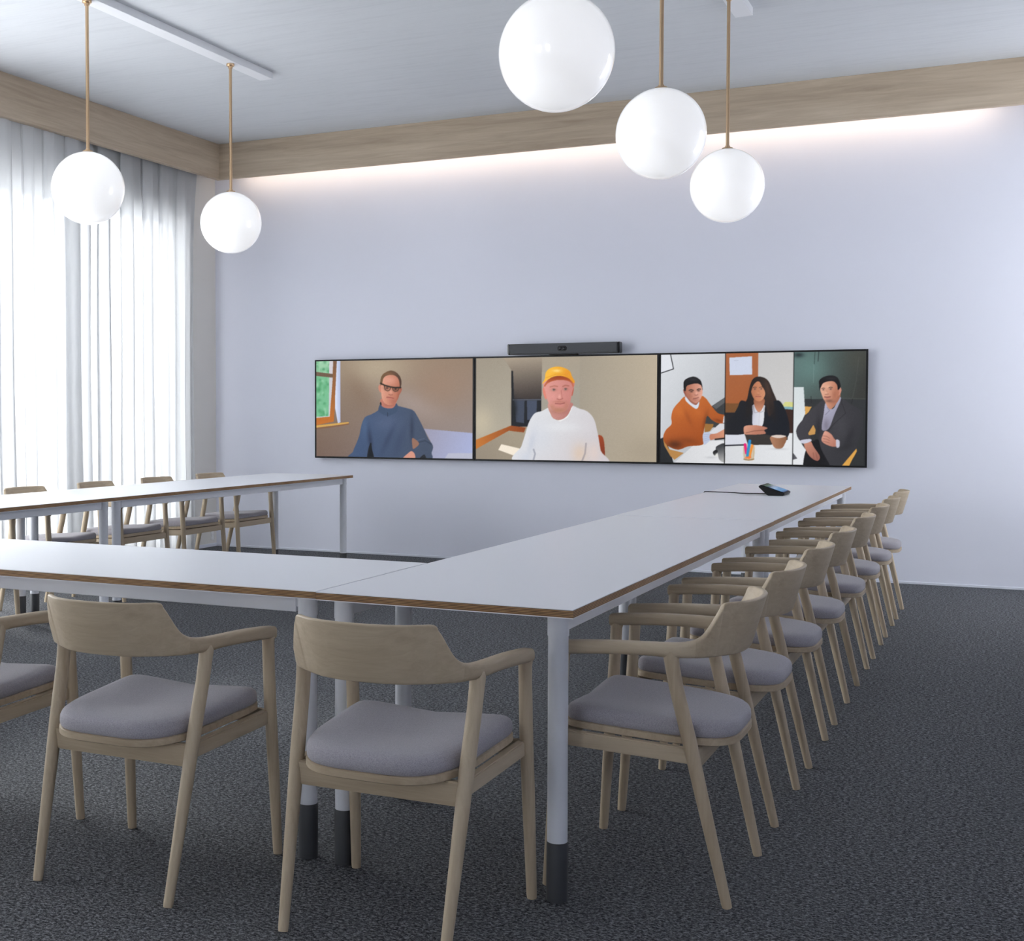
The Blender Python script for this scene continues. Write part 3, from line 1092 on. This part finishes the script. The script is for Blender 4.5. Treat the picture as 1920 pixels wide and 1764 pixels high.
    p.line([(850, 668), (900, 672), (940, 662)], 8, (140, 70, 64), a=.9)
    p.blob(895, 684, 34, 8, (212, 134, 126), .7, fc)
    return p.result()


def picture_3():
    p = Painter([(-647, 159), (1812, 118), (1805, 1490), (-654, 1465)], 380, 212)
    fa = lambda x, y: ((1225 + x / 7.056 - 1340) * 6.4, y * .907)
    d1 = lambda: p.X < 134
    # ---- first pane
    p.clip = p.X < 137
    p.poly([(0, 100), (1000, 100), (1000, 1700), (0, 1700)], ((150, 400), (900, 900), (216, 219, 224), (188, 191, 196)), False, fa)
    p.poly([(90, 160), (228, 160), (266, 366), (80, 428)], (226, 229, 236), False, fa)
    p.line([(226, 160), (269, 368), (80, 430)], 11, (22, 22, 28), fa)
    p.poly([(780, 860), (970, 735), (970, 1130), (690, 1150), (700, 1000)], (58, 60, 62), False, fa)
    p.poly([(790, 858), (970, 738), (970, 800), (840, 900)], (92, 93, 95), False, fa)
    p.poly([(60, 1310), (140, 1275), (220, 1440), (280, 1640), (60, 1640)], (34, 36, 40), False, fa)
    p.poly([(690, 1092), (808, 1098), (800, 1130), (760, 1190), (685, 1215)], (158, 112, 56), False, fa)
    p.poly([(255, 1640), (545, 1372), (760, 1318), (980, 1316), (980, 1660)], ((400, 1560), (900, 1400), (216, 217, 220), (228, 229, 232)), False, fa)
    p.poly([(745, 1215), (890, 1088), (980, 1090), (980, 1190), (800, 1228)], (216, 217, 223), False, fa)
    p.poly([(132, 1300), (150, 1390), (230, 1525), (285, 1575), (410, 1482), (215, 1435)], (184, 134, 74), False, fa)
    p.poly([(432, 738), (350, 800), (268, 900), (240, 1010), (244, 1100), (165, 1185), (134, 1290), (190, 1385), (330, 1440), (470, 1395), (668, 1366), (672, 1230), (694, 1100), (722, 990),
            (780, 1040), (860, 1082), (940, 1082), (960, 985), (860, 950), (765, 840), (705, 760), (640, 732), (600, 880), (540, 880)], ((300, 850), (500, 1400), (196, 104, 42), (160, 76, 26)), True, fa)
    sw = p.last
    p.blob(290, 1370, 110, 60, (84, 40, 16), .9, sw, f=fa)
    p.blob(480, 1320, 120, 40, (120, 58, 20), .6, sw, 10, fa)
    p.blob(700, 1060, 30, 120, (116, 56, 22), .7, sw, 10, fa)
    p.blob(470, 1020, 30, 120, (150, 72, 26), .6, sw, -25, fa)
    p.blob(350, 930, 70, 70, (210, 116, 52), .5, sw, f=fa)
    p.blob(870, 1050, 60, 20, (120, 56, 22), .7, sw, 15, fa)
    p.blob(600, 950, 60, 60, (200, 106, 44), .5, sw, f=fa)
    p.poly([(430, 690), (610, 760), (604, 825), (572, 850), (500, 815), (448, 770)], (160, 100, 82), True, fa)
    p.poly([(434, 735), (438, 795), (560, 892), (602, 865), (608, 805), (572, 846), (500, 812)], (214, 220, 232), True, fa)
    p.poly([(668, 1222), (752, 1212), (768, 1290), (722, 1350), (676, 1364)], (190, 199, 222), True, fa)
    for q in range(4): p.line([(676, 1240 + 28 * q), (760, 1230 + 22 * q)], 5, (140, 152, 190), fa, .7)
    p.poly([(942, 990), (930, 1082), (980, 1085), (980, 985)], (222, 224, 232), False, fa)
    p.poly([(760, 1238), (850, 1218), (975, 1160), (975, 1272), (850, 1288), (766, 1308)], ((780, 1270), (960, 1200), (196, 128, 100), (216, 152, 122)), True, fa)
    p.line([(830, 1300), (980, 1282)], 20, (30, 26, 26), fa)
    p.poly([(426, 636), (402, 640), (406, 682), (434, 715)], (150, 86, 72), True, fa)
    p.poly([(436, 610), (480, 572), (580, 560), (642, 580), (660, 660), (644, 740), (604, 800), (560, 818), (500, 784), (450, 722), (428, 664)], ((440, 660), (650, 680), (176, 110, 86), (228, 168, 148)), True, fa)
    fc = p.last
    p.blob(560, 780, 60, 30, (170, 108, 90), .6, fc, f=fa)
    p.blob(480, 730, 40, 40, (160, 98, 78), .5, fc, f=fa)
    p.poly([(410, 650), (404, 552), (440, 500), (540, 470), (620, 508), (650, 570), (657, 650), (640, 590), (580, 560), (480, 578), (442, 604), (432, 660)], (22, 20, 23), True, fa)
    p.blob(540, 510, 60, 18, (60, 58, 62), .5, f=fa)
    p.line([(478, 652), (506, 642), (536, 652)], 13, (50, 34, 30), fa, .9)
    p.line([(586, 644), (606, 632), (632, 636)], 13, (50, 34, 30), fa, .9)
    p.blob(510, 668, 20, 10, (60, 40, 36), .9, fc, f=fa); p.blob(606, 656, 18, 10, (60, 40, 36), .9, fc, f=fa)
    p.blob(578, 690, 14, 24, (240, 184, 166), .6, fc, f=fa)
    p.line([(552, 712), (574, 718), (596, 708)], 9, (140, 80, 68), fa, .7)
    p.line([(536, 764), (570, 758), (604, 746)], 10, (120, 62, 58), fa, .8)
    p.poly([(840, 1400), (975, 1360), (975, 1590), (890, 1575), (866, 1500)], ((850, 1400), (900, 1580), (60, 62, 66), (170, 170, 170)), True, fa)
    p.poly([(798, 1470), (840, 1436), (864, 1460), (824, 1515)], (30, 30, 32), True, fa)
    p.blob(845, 1510, 22, 24, (226, 226, 220), .9, None, f=fa)
    p.blob(770, 1540, 60, 14, (180, 182, 186), .6, None, f=fa)
    # ---- second pane
    p.clip = (p.X >= 137) & (p.X < 950)
    p.poly([(100, 60), (1000, 60), (1000, 1600), (100, 1600)], ((550, 300), (930, 700), (198, 197, 197), (206, 204, 203)), False)
    p.poly([(100, 60), (531, 60), (526, 748), (100, 748)], ((200, 150), (400, 740), (170, 100, 60), (166, 94, 52)), False)
    p.poly([(100, 745), (480, 745), (400, 855), (100, 862)], (122, 80, 44), False)
    p.poly([(100, 855), (1000, 860), (1000, 1130), (100, 1130)], (32, 31, 35), False)
    p.poly([(800, 800), (1000, 820), (1000, 1110), (830, 1120)], (58, 36, 28), False)
    p.poly([(810, 780), (852, 728), (1000, 730), (1000, 790)], (212, 212, 138), False)
    p.poly([(810, 784), (1000, 788), (1000, 824), (850, 812)], (128, 172, 182), False)
    p.poly([(182, 200), (456, 184), (456, 402), (188, 409)], (206, 213, 232), False)
    p.line([(240, 236), (290, 234)], 5, (170, 178, 196))
    p.poly([(100, 1236), (700, 1236), (880, 1100), (1000, 1098), (1000, 1600), (100, 1600)], ((200, 1460), (800, 1250), (216, 218, 222), (228, 230, 233)), False)
    p.poly([(370, 1108), (890, 1118), (884, 1180), (680, 1242), (410, 1242)], (54, 49, 47), False)
    p.poly([(100, 1116), (366, 1107), (406, 1236), (100, 1248)], (216, 219, 229), False)
    p.line([(100, 1254), (390, 1242)], 17, (32, 32, 42))
    p.poly([(550, 426), (472, 450), (430, 540), (402, 680), (376, 760), (400, 900), (460, 960), (620, 960), (740, 890), (765, 760), (705, 600), (645, 470)], ((420, 700), (700, 700), (30, 25, 25), (50, 38, 34)))
    p.poly([(460, 762), (330, 712), (282, 800), (212, 920), (142, 985), (100, 1110), (375, 1110), (392, 1010), (560, 1000), (640, 1040), (614, 1112), (800, 1136), (892, 1134), (905, 1000), (862, 840), (800, 728), (740, 712), (620, 760), (606, 850)], ((300, 800), (850, 1050), (26, 27, 33), (18, 22, 32)))
    p.poly([(468, 762), (600, 762), (606, 830), (582, 1012), (470, 1012), (464, 850)], ((470, 900), (600, 900), (206, 208, 222), (228, 228, 234)))
    p.poly([(484, 690), (600, 690), (598, 770), (545, 852), (492, 790)], ((540, 700), (540, 830), (160, 98, 70), (200, 138, 108)))
    p.line([(470, 770), (490, 860), (530, 850)], 9, (160, 158, 168), a=.7)
    p.line([(604, 770), (592, 840), (550, 856)], 9, (160, 158, 168), a=.7)
    p.line([(545, 860), (540, 1010)], 5, (180, 182, 194), a=.7)
    p.poly([(444, 565), (478, 508), (540, 486), (600, 560), (617, 622), (592, 692), (545, 722), (490, 702), (455, 640)], ((450, 600), (610, 620), (186, 118, 84), (212, 146, 110)))
    fc = p.last
    p.poly([(552, 428), (470, 455), (434, 545), (440, 620), (462, 548), (490, 506), (536, 480), (575, 540), (612, 610), (620, 720), (660, 900), (720, 800), (690, 640), (640, 480)], ((460, 560), (680, 600), (34, 27, 25), (58, 42, 36)))
    p.blob(640, 560, 24, 110, (86, 64, 54), .5, rot=-14)
    p.blob(420, 820, 40, 110, (30, 24, 24), .9, None, 10)
    p.blob(700, 830, 40, 110, (34, 27, 26), .9, None, -14)
    eye(p, 490, 574, 20, (34, 24, 22)); eye(p, 566, 572, 20, (34, 24, 22))
    p.line([(538, 590), (544, 620)], 6, (160, 96, 70), a=.5)
    p.blob(530, 625, 12, 10, (226, 160, 128), .6, fc)
    p.line([(512, 636), (546, 636)], 6, (140, 78, 60), a=.7)
    p.line([(500, 664), (530, 660), (562, 664)], 9, (142, 66, 62), a=.8)
    p.blob(530, 675, 22, 6, (196, 116, 100), .7, fc)
    p.poly([(366, 1022), (460, 1006), (560, 1014), (646, 1040), (604, 1066), (614, 1110), (400, 1120), (362, 1096)], ((380, 1010), (500, 1110), (216, 156, 130), (186, 122, 100)))
    p.line([(385, 1100), (480, 1076), (606, 1066)], 7, (110, 66, 54), a=.8)
    p.poly([(684, 1140), (866, 1140), (846, 1240), (806, 1284), (742, 1282), (702, 1232)], ((690, 1200), (860, 1200), (176, 126, 96), (140, 96, 68)))
    p.poly([(688, 1136), (775, 1120), (866, 1136), (776, 1160)], (222, 206, 196))
    p.blob(780, 1290, 90, 10, (176, 176, 180), .6, None)
    p.poly([(362, 1250), (486, 1250), (480, 1415), (420, 1428), (364, 1415)], (206, 194, 172))
    p.line([(376, 1240), (392, 1340)], 34, (232, 34, 122))
    p.line([(462, 1252), (424, 1400)], 30, (248, 146, 52))
    p.line([(432, 1196), (404, 1376)], 34, (34, 142, 206))
    p.line([(362, 1414), (420, 1426), (482, 1412)], 12, (150, 116, 70))
    for q in range(5): p.line([(364 + q * 29, 1262), (368 + q * 27, 1410)], 4, (176, 140, 90), a=.6)
    p.line([(390, 1396), (440, 1390)], 26, (244, 120, 60), a=.8)
    # ---- third pane
    p.clip = p.X >= 950
    p.poly([(900, 50), (1900, 50), (1900, 1600), (900, 1600)], ((1000, 200), (1780, 500), (92, 116, 114), (54, 55, 52)), False)
    p.blob(1160, 330, 200, 200, (104, 138, 133), .7)
    p.blob(1700, 200, 160, 160, (74, 74, 66), .6)
    p.blob(1010, 170, 60, 30, (34, 44, 48), .9)
    p.poly([(900, 690), (1900, 700), (1900, 1600), (900, 1600)], ((1500, 700), (1500, 1450), (48, 51, 53), (42, 44, 46)), False)
    p.line([(1100, 670), (1830, 690)], 6, (86, 90, 90), a=.7)
    p.line([(1205, 100), (1196, 280)], 5, (40, 52, 54)); p.line([(1250, 100), (1240, 245)], 8, (40, 50, 52))
    p.line([(1192, 280), (1186, 500)], 5, (140, 166, 164), a=.6)
    p.line([(1720, 200), (1690, 480), (1650, 680)], 5, (96, 98, 94), a=.5)
    p.line([(1160, 660), (1165, 740)], 6, (26, 28, 30)); p.line([(1650, 690), (1640, 750)], 6, (24, 26, 28))
    p.poly([(900, 550), (1072, 552), (1092, 870), (1030, 1010), (1000, 1110), (1060, 1240), (1104, 1300), (1106, 1600), (900, 1600)], ((980, 560), (1060, 1400), (214, 222, 224), (230, 232, 236)), False)
    p.poly([(900, 1300), (956, 1340), (1002, 1402), (900, 1430)], (86, 86, 92), False)
    p.poly([(1088, 780), (1168, 785), (1132, 850), (1092, 884)], (216, 162, 84), False)
    p.poly([(1126, 1105), (1190, 995), (1217, 1060), (1210, 1112), (1140, 1124)], (200, 150, 84), False)
    p.poly([(1326, 716), (1200, 790), (1080, 920), (1002, 1020), (988, 1100), (1040, 1192), (1160, 1172), (1128, 1090), (1206, 1000), (1256, 1170), (1280, 1300), (1330, 1400), (1420, 1520), (1560, 1500), (1690, 1292), (1722, 1180), (1776, 1000), (1752, 840), (1640, 762), (1512, 690), (1440, 860), (1300, 1060)],
           ((1050, 900), (1700, 1200), (64, 62, 68), (50, 50, 55)))
    jk = p.last
    p.blob(1500, 1000, 100, 170, (70, 69, 75), .6, jk); p.blob(1620, 1150, 40, 120, (36, 36, 42), .7, jk, 20)
    p.blob(1580, 1260, 120, 30, (36, 36, 40), .6, jk, -20); p.blob(1250, 1050, 30, 150, (34, 32, 38), .7, jk)
    p.line([(1510, 700), (1570, 860), (1420, 1000), (1310, 1150)], 8, (34, 34, 38), a=.7, mask=jk)
    p.poly([(1100, 1310), (1236, 1170), (1290, 1300), (1420, 1600), (1100, 1600)], (16, 15, 20))
    p.poly([(1516, 1500), (1700, 1278), (1706, 1312), (1640, 1432), (1600, 1520)], (222, 164, 76), False)
    p.poly([(1332, 738), (1312, 860), (1290, 1052), (1372, 1042), (1442, 868), (1512, 700), (1490, 676), (1430, 800), (1372, 800)], ((1330, 800), (1480, 900), (176, 174, 196), (150, 148, 168)))
    p.blob(1340, 1000, 40, 80, (110, 104, 118), .6)
    p.line([(1350, 790), (1380, 830), (1330, 880)], 7, (110, 108, 126), a=.7)
    p.poly([(1330, 680), (1492, 630), (1494, 690), (1424, 792), (1380, 812), (1344, 762)], ((1340, 720), (1480, 720), (206, 148, 120), (170, 108, 84)))
    p.blob(1400, 720, 50, 20, (136, 82, 66), .6)
    p.poly([(1478, 580), (1506, 553), (1518, 592), (1500, 642), (1474, 645)], (204, 140, 120))
    p.poly([(1268, 560), (1300, 496), (1400, 476), (1470, 518), (1490, 600), (1480, 655), (1424, 714), (1370, 738), (1320, 712), (1286, 640)], ((1275, 600), (1480, 620), (230, 176, 150), (184, 118, 92)))
    fc = p.last
    p.blob(1440, 640, 30, 60, (160, 98, 76), .6, fc, 15); p.blob(1375, 715, 50, 22, (110, 72, 60), .7, fc); p.blob(1360, 545, 30, 20, (236, 184, 156), .6, fc)
    p.poly([(1254, 520), (1258, 470), (1310, 430), (1400, 413), (1472, 440), (1507, 520), (1502, 562), (1476, 584), (1464, 522), (1410, 480), (1310, 500), (1276, 552), (1262, 592)], (22, 20, 24))
    p.blob(1400, 450, 60, 16, (56, 52, 56), .5)
    eye(p, 1304, 582, 18, (34, 24, 22), bcol=(34, 24, 24)); eye(p, 1392, 574, 20, (34, 24, 22), bcol=(34, 24, 24))
    p.line([(1346, 590), (1350, 625)], 8, (176, 116, 92), a=.5)
    p.blob(1340, 622, 13, 12, (240, 190, 164), .7, fc)
    p.line([(1326, 638), (1366, 634)], 7, (130, 76, 62), a=.8)
    p.line([(1320, 668), (1350, 672), (1388, 666)], 12, (124, 66, 62), a=.9)
    p.blob(1352, 688, 26, 8, (190, 112, 100), .6, fc)
    p.poly([(1080, 1222), (1150, 1188), (1200, 1268), (1268, 1372), (1246, 1428), (1180, 1402), (1118, 1332)], ((1100, 1220), (1240, 1400), (200, 138, 116), (160, 102, 88)))
    p.line([(1190, 1330), (1200, 1400)], 6, (110, 66, 58), a=.7); p.line([(1220, 1330), (1240, 1410)], 6, (110, 66, 58), a=.7)
    p.poly([(1296, 1136), (1330, 1072), (1400, 1108), (1442, 1168), (1484, 1200), (1464, 1254), (1400, 1254), (1320, 1220), (1288, 1184)], ((1300, 1100), (1460, 1240), (220, 160, 140), (180, 118, 100)))
    for q in range(3): p.line([(1306, 1130 + 32 * q), (1350, 1136 + 34 * q), (1385, 1160 + 28 * q)], 6, (134, 80, 70), a=.8)
    p.poly([(1038, 1186), (1150, 1168), (1162, 1196), (1070, 1224)], (204, 204, 220))
    p.poly([(1460, 1176), (1500, 1190), (1498, 1260), (1464, 1264)], (196, 196, 212))
    p.clip = np.ones_like(p.clip)
    p.line([(137, 100), (127, 1550)], 9, (10, 10, 12))
    p.line([(955, 80), (944, 1550)], 9, (10, 10, 12))
    return p.result()


def picture_mesh(name, img, x0, x1, z0, z1):
    h, w = img.shape[:2]
    xs = np.linspace(x0, x1, w)
    zs = np.linspace(z1, z0, h)
    V = np.zeros((h, w, 3), np.float32)
    V[..., 0] = xs[None, :]
    V[..., 2] = zs[:, None]
    m = bpy.data.meshes.new(name)
    m.vertices.add(h * w)
    m.vertices.foreach_set('co', V.ravel())
    i = np.arange((h - 1) * (w - 1))
    r, c = i // (w - 1), i % (w - 1)
    q = np.stack([(r + 1) * w + c, (r + 1) * w + c + 1, r * w + c + 1, r * w + c], 1).astype(np.int32)
    m.loops.add(q.size)
    m.loops.foreach_set('vertex_index', q.ravel())
    m.polygons.add(len(q))
    m.polygons.foreach_set('loop_start', np.arange(len(q), dtype=np.int32) * 4)
    m.update(calc_edges=True)
    a = m.attributes.new('picture', 'FLOAT_COLOR', 'POINT')
    A = np.ones((h, w, 4), np.float32)
    A[..., :3] = img
    a.data.foreach_set('color', A.ravel())
    return m


DZ0, DZ1 = .8107, 1.6458
DX = [1.049, 2.5235, 4.0255, 5.5112]
labels = ['wall display on the left showing a man in glasses and a blue jumper',
          'middle wall display showing a man in a yellow cap and white jumper',
          'wall display on the right split into three panes of people at tables']
for k, fn in enumerate((picture_1, picture_2, picture_3)):
    xa, xb = DX[k] + .0015, DX[k + 1] - .0015
    cx = (xa + xb) / 2
    hw = (xb - xa) / 2
    d = empty('wall_display', (cx, -.06, DZ0))
    tag(d, labels[k], 'display', 'three wall displays in a row')
    H = DZ1 - DZ0
    obj('housing', box_mesh('housing', -hw + .004, hw - .004, .006, .050, .004, H - .004, .003, 1), black_m, d)
    bz, bt = .0135, .0125
    obj('bezel_side', box_mesh('bezel_side', -hw, -hw + bz, 0, .012, 0, H, .001, 1), black_m, d)
    obj('bezel_side', box_mesh('bezel_side', hw - bz, hw, 0, .012, 0, H, .001, 1), black_m, d)
    obj('bezel_top', box_mesh('bezel_top', -hw + bz, hw - bz, 0, .012, H - bt, H, .001, 1), black_m, d)
    obj('bezel_bottom', box_mesh('bezel_bottom', -hw + bz, hw - bz, 0, .012, 0, bt + .001, .001, 1), black_m, d)
    pm = picture_mesh('screen', fn(), -hw + bz - .001, hw - bz + .001, bt - .001, H - bt + .001)
    s = obj('screen', pm, screen_m, d, (0, .003, 0))
    s['label'] = 'lit screen picture'
    obj('wall_bracket', box_mesh('wall_bracket', -.3, .3, .050, .0599, .2, .62), black_m, d)

# ------------------------------------------------------------------ video bar above the middle display
cloth, N, L, p = new_mat('dark_grey_speaker_cloth')
v = coords(N, L, (1, 1, 1)); f1 = noise(N, L, v, 700, 2, .7)
L.new(ramp(N, L, f1, [(.3, srgb(66, 67, 70)), (.7, srgb(96, 97, 100))]), p.inputs['Base Color'])
p.inputs['Roughness'].default_value = .8
bump(N, L, p, f1, .4, .001)
vb = empty('video_bar', (3.283, -.085, 1.6535))
tag(vb, 'dark grey video conferencing bar with camera mounted above the middle display', 'video bar')
hb = .4535
obj('body', box_mesh('body', -hb + .012, hb - .012, -.038, .040, 0, .083, .008, 3), cloth, vb)
for s in (-1, 1):
    obj('end_cap', box_mesh('end_cap', s * (hb - .006) - .006, s * (hb - .006) + .006, -.039, .041, -.0005, .0835, .004, 2), black_gloss, vb)
bm = bmesh.new()
ring = []
for k in range(40):
    a = 2 * math.pi * k / 40
    ring.append((math.copysign(.020, math.cos(a)) * (abs(math.cos(a)) > 1e-6) + .019 * math.cos(a), .019 * math.sin(a)))
f0 = [bm.verts.new((x, -.0395, z)) for x, z in ring]
f1v = [bm.verts.new((x * .93, -.041, z * .9)) for x, z in ring]
b0 = [bm.verts.new((x, -.030, z)) for x, z in ring]
for k in range(40):
    k2 = (k + 1) % 40
    bm.faces.new((b0[k], b0[k2], f0[k2], f0[k])); bm.faces.new((f0[k], f0[k2], f1v[k2], f1v[k]))
bm.faces.new(f1v)
obj('camera_window', bm_mesh('camera_window', bm), black_gloss, vb, (0, 0, .042))
for x in (-.016, .016):
    le = obj('lens', smooth_angle(lathe_mesh('lens', [(.012, 0), (.012, .002), (.008, .004), (.003, .005)], 20)), black_gloss, vb, (x, -.0405, .042))
    le.rotation_euler = (math.pi / 2, 0, 0)
obj('mounting_foot', box_mesh('mounting_foot', -.11, .11, -.03, .03, -.0075, 0, .002, 1), black_m, vb)
obj('wall_arm', box_mesh('wall_arm', -.05, .05, .040, .0845, .02, .06), black_m, vb)

# ------------------------------------------------------------------ touch controller on the table
tcn = empty('touch_controller', (5.215, -2.08, TZ))
tag(tcn, 'black wedge-shaped touch controller with a lit blue screen and cable on the right-hand table', 'controller')
prof = [(-.022, 0), (.064, 0), (.074, .010), (.072, .017), (-.060, .060), (-.074, .050)]
vs, fs = [], []
for y in (-.105, .105):
    for x, z in prof: vs.append((x, y, z))
n = len(prof)
for k in range(n):
    fs.append((k, (k + 1) % n, n + (k + 1) % n, n + k))
fs += [tuple(range(n - 1, -1, -1)), tuple(range(n, 2 * n))]
bm = bmesh.new(); m = mesh_from('tmp', vs, fs); bm.from_mesh(m); bpy.data.meshes.remove(m)
bmesh.ops.recalc_face_normals(bm, faces=bm.faces)
bmesh.ops.bevel(bm, geom=bm.edges[:], offset=.003, segments=2, affect='EDGES')
obj('body', bm_mesh('body', bm), black_m, tcn)
ui, N, L, p = new_mat('controller_user_interface')
tcd = N.new('ShaderNodeTexCoord'); sp = N.new('ShaderNodeSeparateXYZ'); L.new(tcd.outputs['Generated'], sp.inputs[0])
cr = ramp(N, L, sp.outputs['X'], [(.0, srgb(18, 30, 40)), (.16, srgb(60, 96, 80)), (.30, srgb(24, 58, 92)), (.5, srgb(44, 106, 160)), (.85, srgb(58, 124, 176)), (1.0, srgb(24, 60, 110))])
L.new(cr, p.inputs['Emission Color']); p.inputs['Emission Strength'].default_value = .9
p.inputs['Base Color'].default_value = (.01, .01, .012, 1); p.inputs['Roughness'].default_value = .15
ang = math.atan2(.043, .132)
sc_ = obj('screen', box_mesh('screen', -.060, .060, -.094, .094, 0, .0012), ui, tcn, (.006 + math.sin(ang) * .001, 0, .0390))
sc_.rotation_euler = (0, ang, 0)
sc_['label'] = 'blue lit touch screen'
cab = [(-.052, .02, .0045), (-.10, .0, .004), (-.177, -.015, .004), (-.25, .03, .004), (-.32, .038, .004), (-.395, .035, .0045), (-.4075, .034, .002), (-.4105, .034, -.010), (-.409, .033, -.022), (-.404, .032, -.027), (-.39, .03, -.027), (-.369, .03, -.027)]
cv = bpy.data.curves.new('cable', 'CURVE'); cv.dimensions = '3D'; cv.bevel_depth = .0028; cv.bevel_resolution = 3
spn = cv.splines.new('POLY'); pts = catmull(cab, 5); spn.points.add(len(pts) - 1)
for q, pt in zip(spn.points, pts): q.co = (*pt, 1)
cob = bpy.data.objects.new('cable_curve', cv); COL.objects.link(cob)
dg = bpy.context.evaluated_depsgraph_get()
cm = bpy.data.meshes.new_from_object(cob.evaluated_get(dg))
bpy.data.objects.remove(cob); bpy.data.curves.remove(cv)
obj('cable', cm, black_m, tcn, smooth=True)
